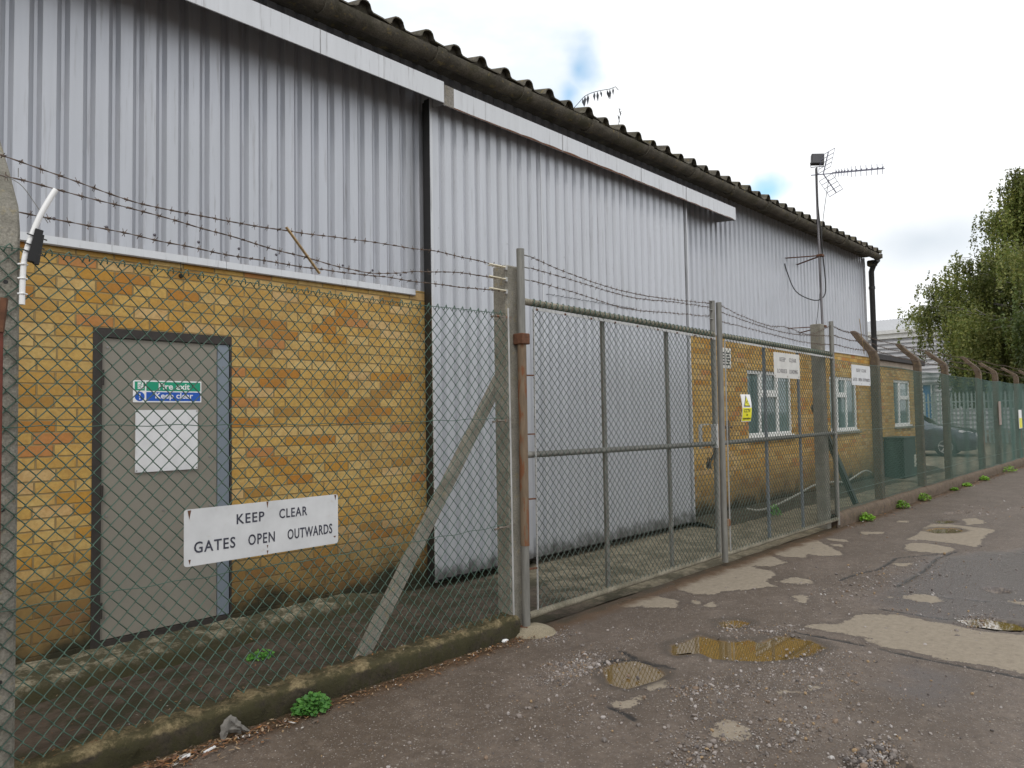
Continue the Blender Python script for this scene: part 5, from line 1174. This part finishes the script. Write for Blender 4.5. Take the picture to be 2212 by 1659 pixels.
# white industrial unit
iu = thing('industrial_building', 'white industrial unit with striped ribbed wall far behind the fence', 'building', (60, 22, 0))
m = NT('white_ribbed'); m.set('Base Color', m.mix(m.ramp(m.noise(.8, 3), [(.4, 0.), (.6, 1.)]), (.46, .46, .48), (.54, .54, .56))); m.set('Roughness', .5); WR = m.mat
b = MB(); prof = []
z = 3.4
while z < 7.0:
    prof += [(60.0, z), (60.0, z+.13), (59.82, z+.15), (59.82, z+.30)]; z += .34
b.strip(prof, 1, 3.0, 42); obj('upper_wall', b, WR, iu)
b = MB(); prof = []; z = 0
while z < 3.1: prof += [(60.3, z), (60.3, z+.13), (60.12, z+.15), (60.12, z+.30)]; z += .34
b.strip(prof, 1, 3.0, 14.2); b.box(60.31, 80, 3.0, 42, 0, 3.4); b.box(60.11, 80, 3.0, 42, 3.40, 7.1); obj('lower_wall', b, WR, iu)
b = MB().box(59.7, 60.2, 2.8, 42, 7.0, 7.55); b.box(59.55, 59.7, 2.8, 42, 7.35, 7.62); obj('eaves', b, simple('white_trim', (.60, .60, .59), .5), iu)
b = MB(); 
b.add([(59.7, 2.8, 7.56), (59.7, 42, 7.56), (75, 42, 10.2), (75, 2.8, 10.2)], [(0, 3, 2, 1)])
for i in range(130): y = 2.9+i*.30; b.bar((59.7, y, 7.575), (75, y, 10.215), .04, .03)
obj('roof', b, simple('pale_roof', (.47, .475, .49), .55), iu)
b = MB().box(66, 66.3, 16.2, 16.5, 8.5, 9.15, .05); obj('roof_vent', b, GALV, iu)
b = MB().box(60.21, 60.30, 14.4, 17.2, .9, 3.35); w1 = obj('blue_window', b, simple('blue_panel', (.02, .14, .30), .3), iu)
b = MB()
for y in (14.4, 15.0, 16.1, 17.1): b.box(60.15, 60.209, y, y+.1, .9, 3.38)
obj('window_bars', b, UPVC, w1)
# trees
def tree(name, cx, cy, H, R, nlimb, nstr, seed, mat, label, z_low=2.5, leaf=.075, per=26, trunk=.22):
    rr = random.Random(seed); o = thing(name, label, 'tree', (cx, cy, 0), 'trees beyond the far fence'); tb = MB(); lb = []
    tb.tube(lerp_pts([(cx, cy, -.1), (cx+.15, cy+.1, H*.3), (cx-.1, cy, H*.6), (cx+.1, cy, H*.97)], 14), [trunk*(1-i/14*.93) for i in range(15)], 10); tips = []
    for i in range(nlimb):
        h0 = rr.uniform(.22, .92)*H; a = i*2.399+rr.uniform(-.3, .3); fr = 1-abs((h0/H-.45))/.80; L_ = R*max(.25, fr)*rr.uniform(.75, 1.15)
        p0 = Vector((cx, cy, h0)); p1 = p0+Vector((math.cos(a)*L_*.5, math.sin(a)*L_*.5, L_*.38)); p2 = p0+Vector((math.cos(a)*L_, math.sin(a)*L_, L_*.42+rr.uniform(-.4, .4)))
        Q = lerp_pts([p0, p1, p2], 8); tb.tube(Q, [trunk*.32*(1-h0/H*.6)*(1-k/9) for k in range(9)], 6)
        for j in range(5):
            s0 = Q[rr.randint(3, 8)]; a2 = a+rr.uniform(-1.2, 1.2); l2 = L_*rr.uniform(.15, .4); e = s0+Vector((math.cos(a2)*l2, math.sin(a2)*l2, rr.uniform(-.1, .5)*l2)); tb.tube([s0, (s0+e)/2+Vector((0, 0, .12)), e], [trunk*.09, trunk*.06, trunk*.03], 4); tips += [s0.lerp(e, t) for t in (.4, .7, 1.)]
        tips += [Q[k] for k in (4, 5, 6, 7, 8)]
    for i in range(nstr):
        t0 = rr.choice(tips)+Vector((rr.gauss(0, .28), rr.gauss(0, .28), rr.gauss(0, .2))); L2 = rr.uniform(.6, 2.8)*(.5 if rr.random() < .4 else 1); dx = rr.gauss(0, .12); dy = rr.gauss(0, .12)
        for k in range(int(per*L2/1.4)):
            f = rr.random(); p = (t0.x+dx*f+rr.gauss(0, .045), t0.y+dy*f+rr.gauss(0, .045), t0.z-L2*f)
            if p[2] < z_low: continue
            lb.append(p)
    P = np.array(lb); n = len(P); g_ = np.random.default_rng(seed); u = g_.normal(size=(n, 3)); u[:, 2] -= .8; u /= np.linalg.norm(u, axis=1)[:, None]; w_ = np.cross(u, g_.normal(size=(n, 3))); w_ /= np.linalg.norm(w_, axis=1)[:, None]
    s_ = leaf*g_.uniform(.6, 1.3, (n, 1)); V = np.stack([P-u*s_, P+w_*s_*.55, P+u*s_, P-w_*s_*.55], 1).reshape(-1, 3); F = np.arange(4*n).reshape(-1, 4)
    me = bpy.data.meshes.new('crown'); me.vertices.add(len(V)); me.vertices.foreach_set('co', V.astype(np.float32).ravel()); me.loops.add(F.size); me.loops.foreach_set('vertex_index', F.ravel().astype(np.int32)); me.polygons.add(n); me.polygons.foreach_set('loop_start', np.arange(0, F.size, 4, dtype=np.int32)); me.update(calc_edges=True)
    finish('crown', me, mat, o, False, None); obj('trunk', tb, BARK, o, True); return o
def at_depth(px, dist):
    d = fw+rt2*(px-1106)/FPX-up2*(885-829.5)/FPX; d = d/math.hypot(d[0], d[1]); return d[0]*dist, d[1]*dist
x, y = at_depth(2315, 44); tree('birch_tree', x, y, 12.9, 5.4, 66, 9500, 3, LEAF, 'large drooping birch tree beyond the fence at the right', 2.0, .072, 34)
x, y = at_depth(2160, 46); tree('small_tree', x, y, 5.6, 2.3, 26, 1500, 8, LEAFB, 'lower dark tree under the left side of the birch', 1.6, .085, 28, .12)
x, y = at_depth(2330, 36); tree('small_tree', x, y, 7.0, 2.6, 22, 1200, 11, LEAFB, 'leafy tree partly cut off by the right edge', 2.2, .07, 26, .12)
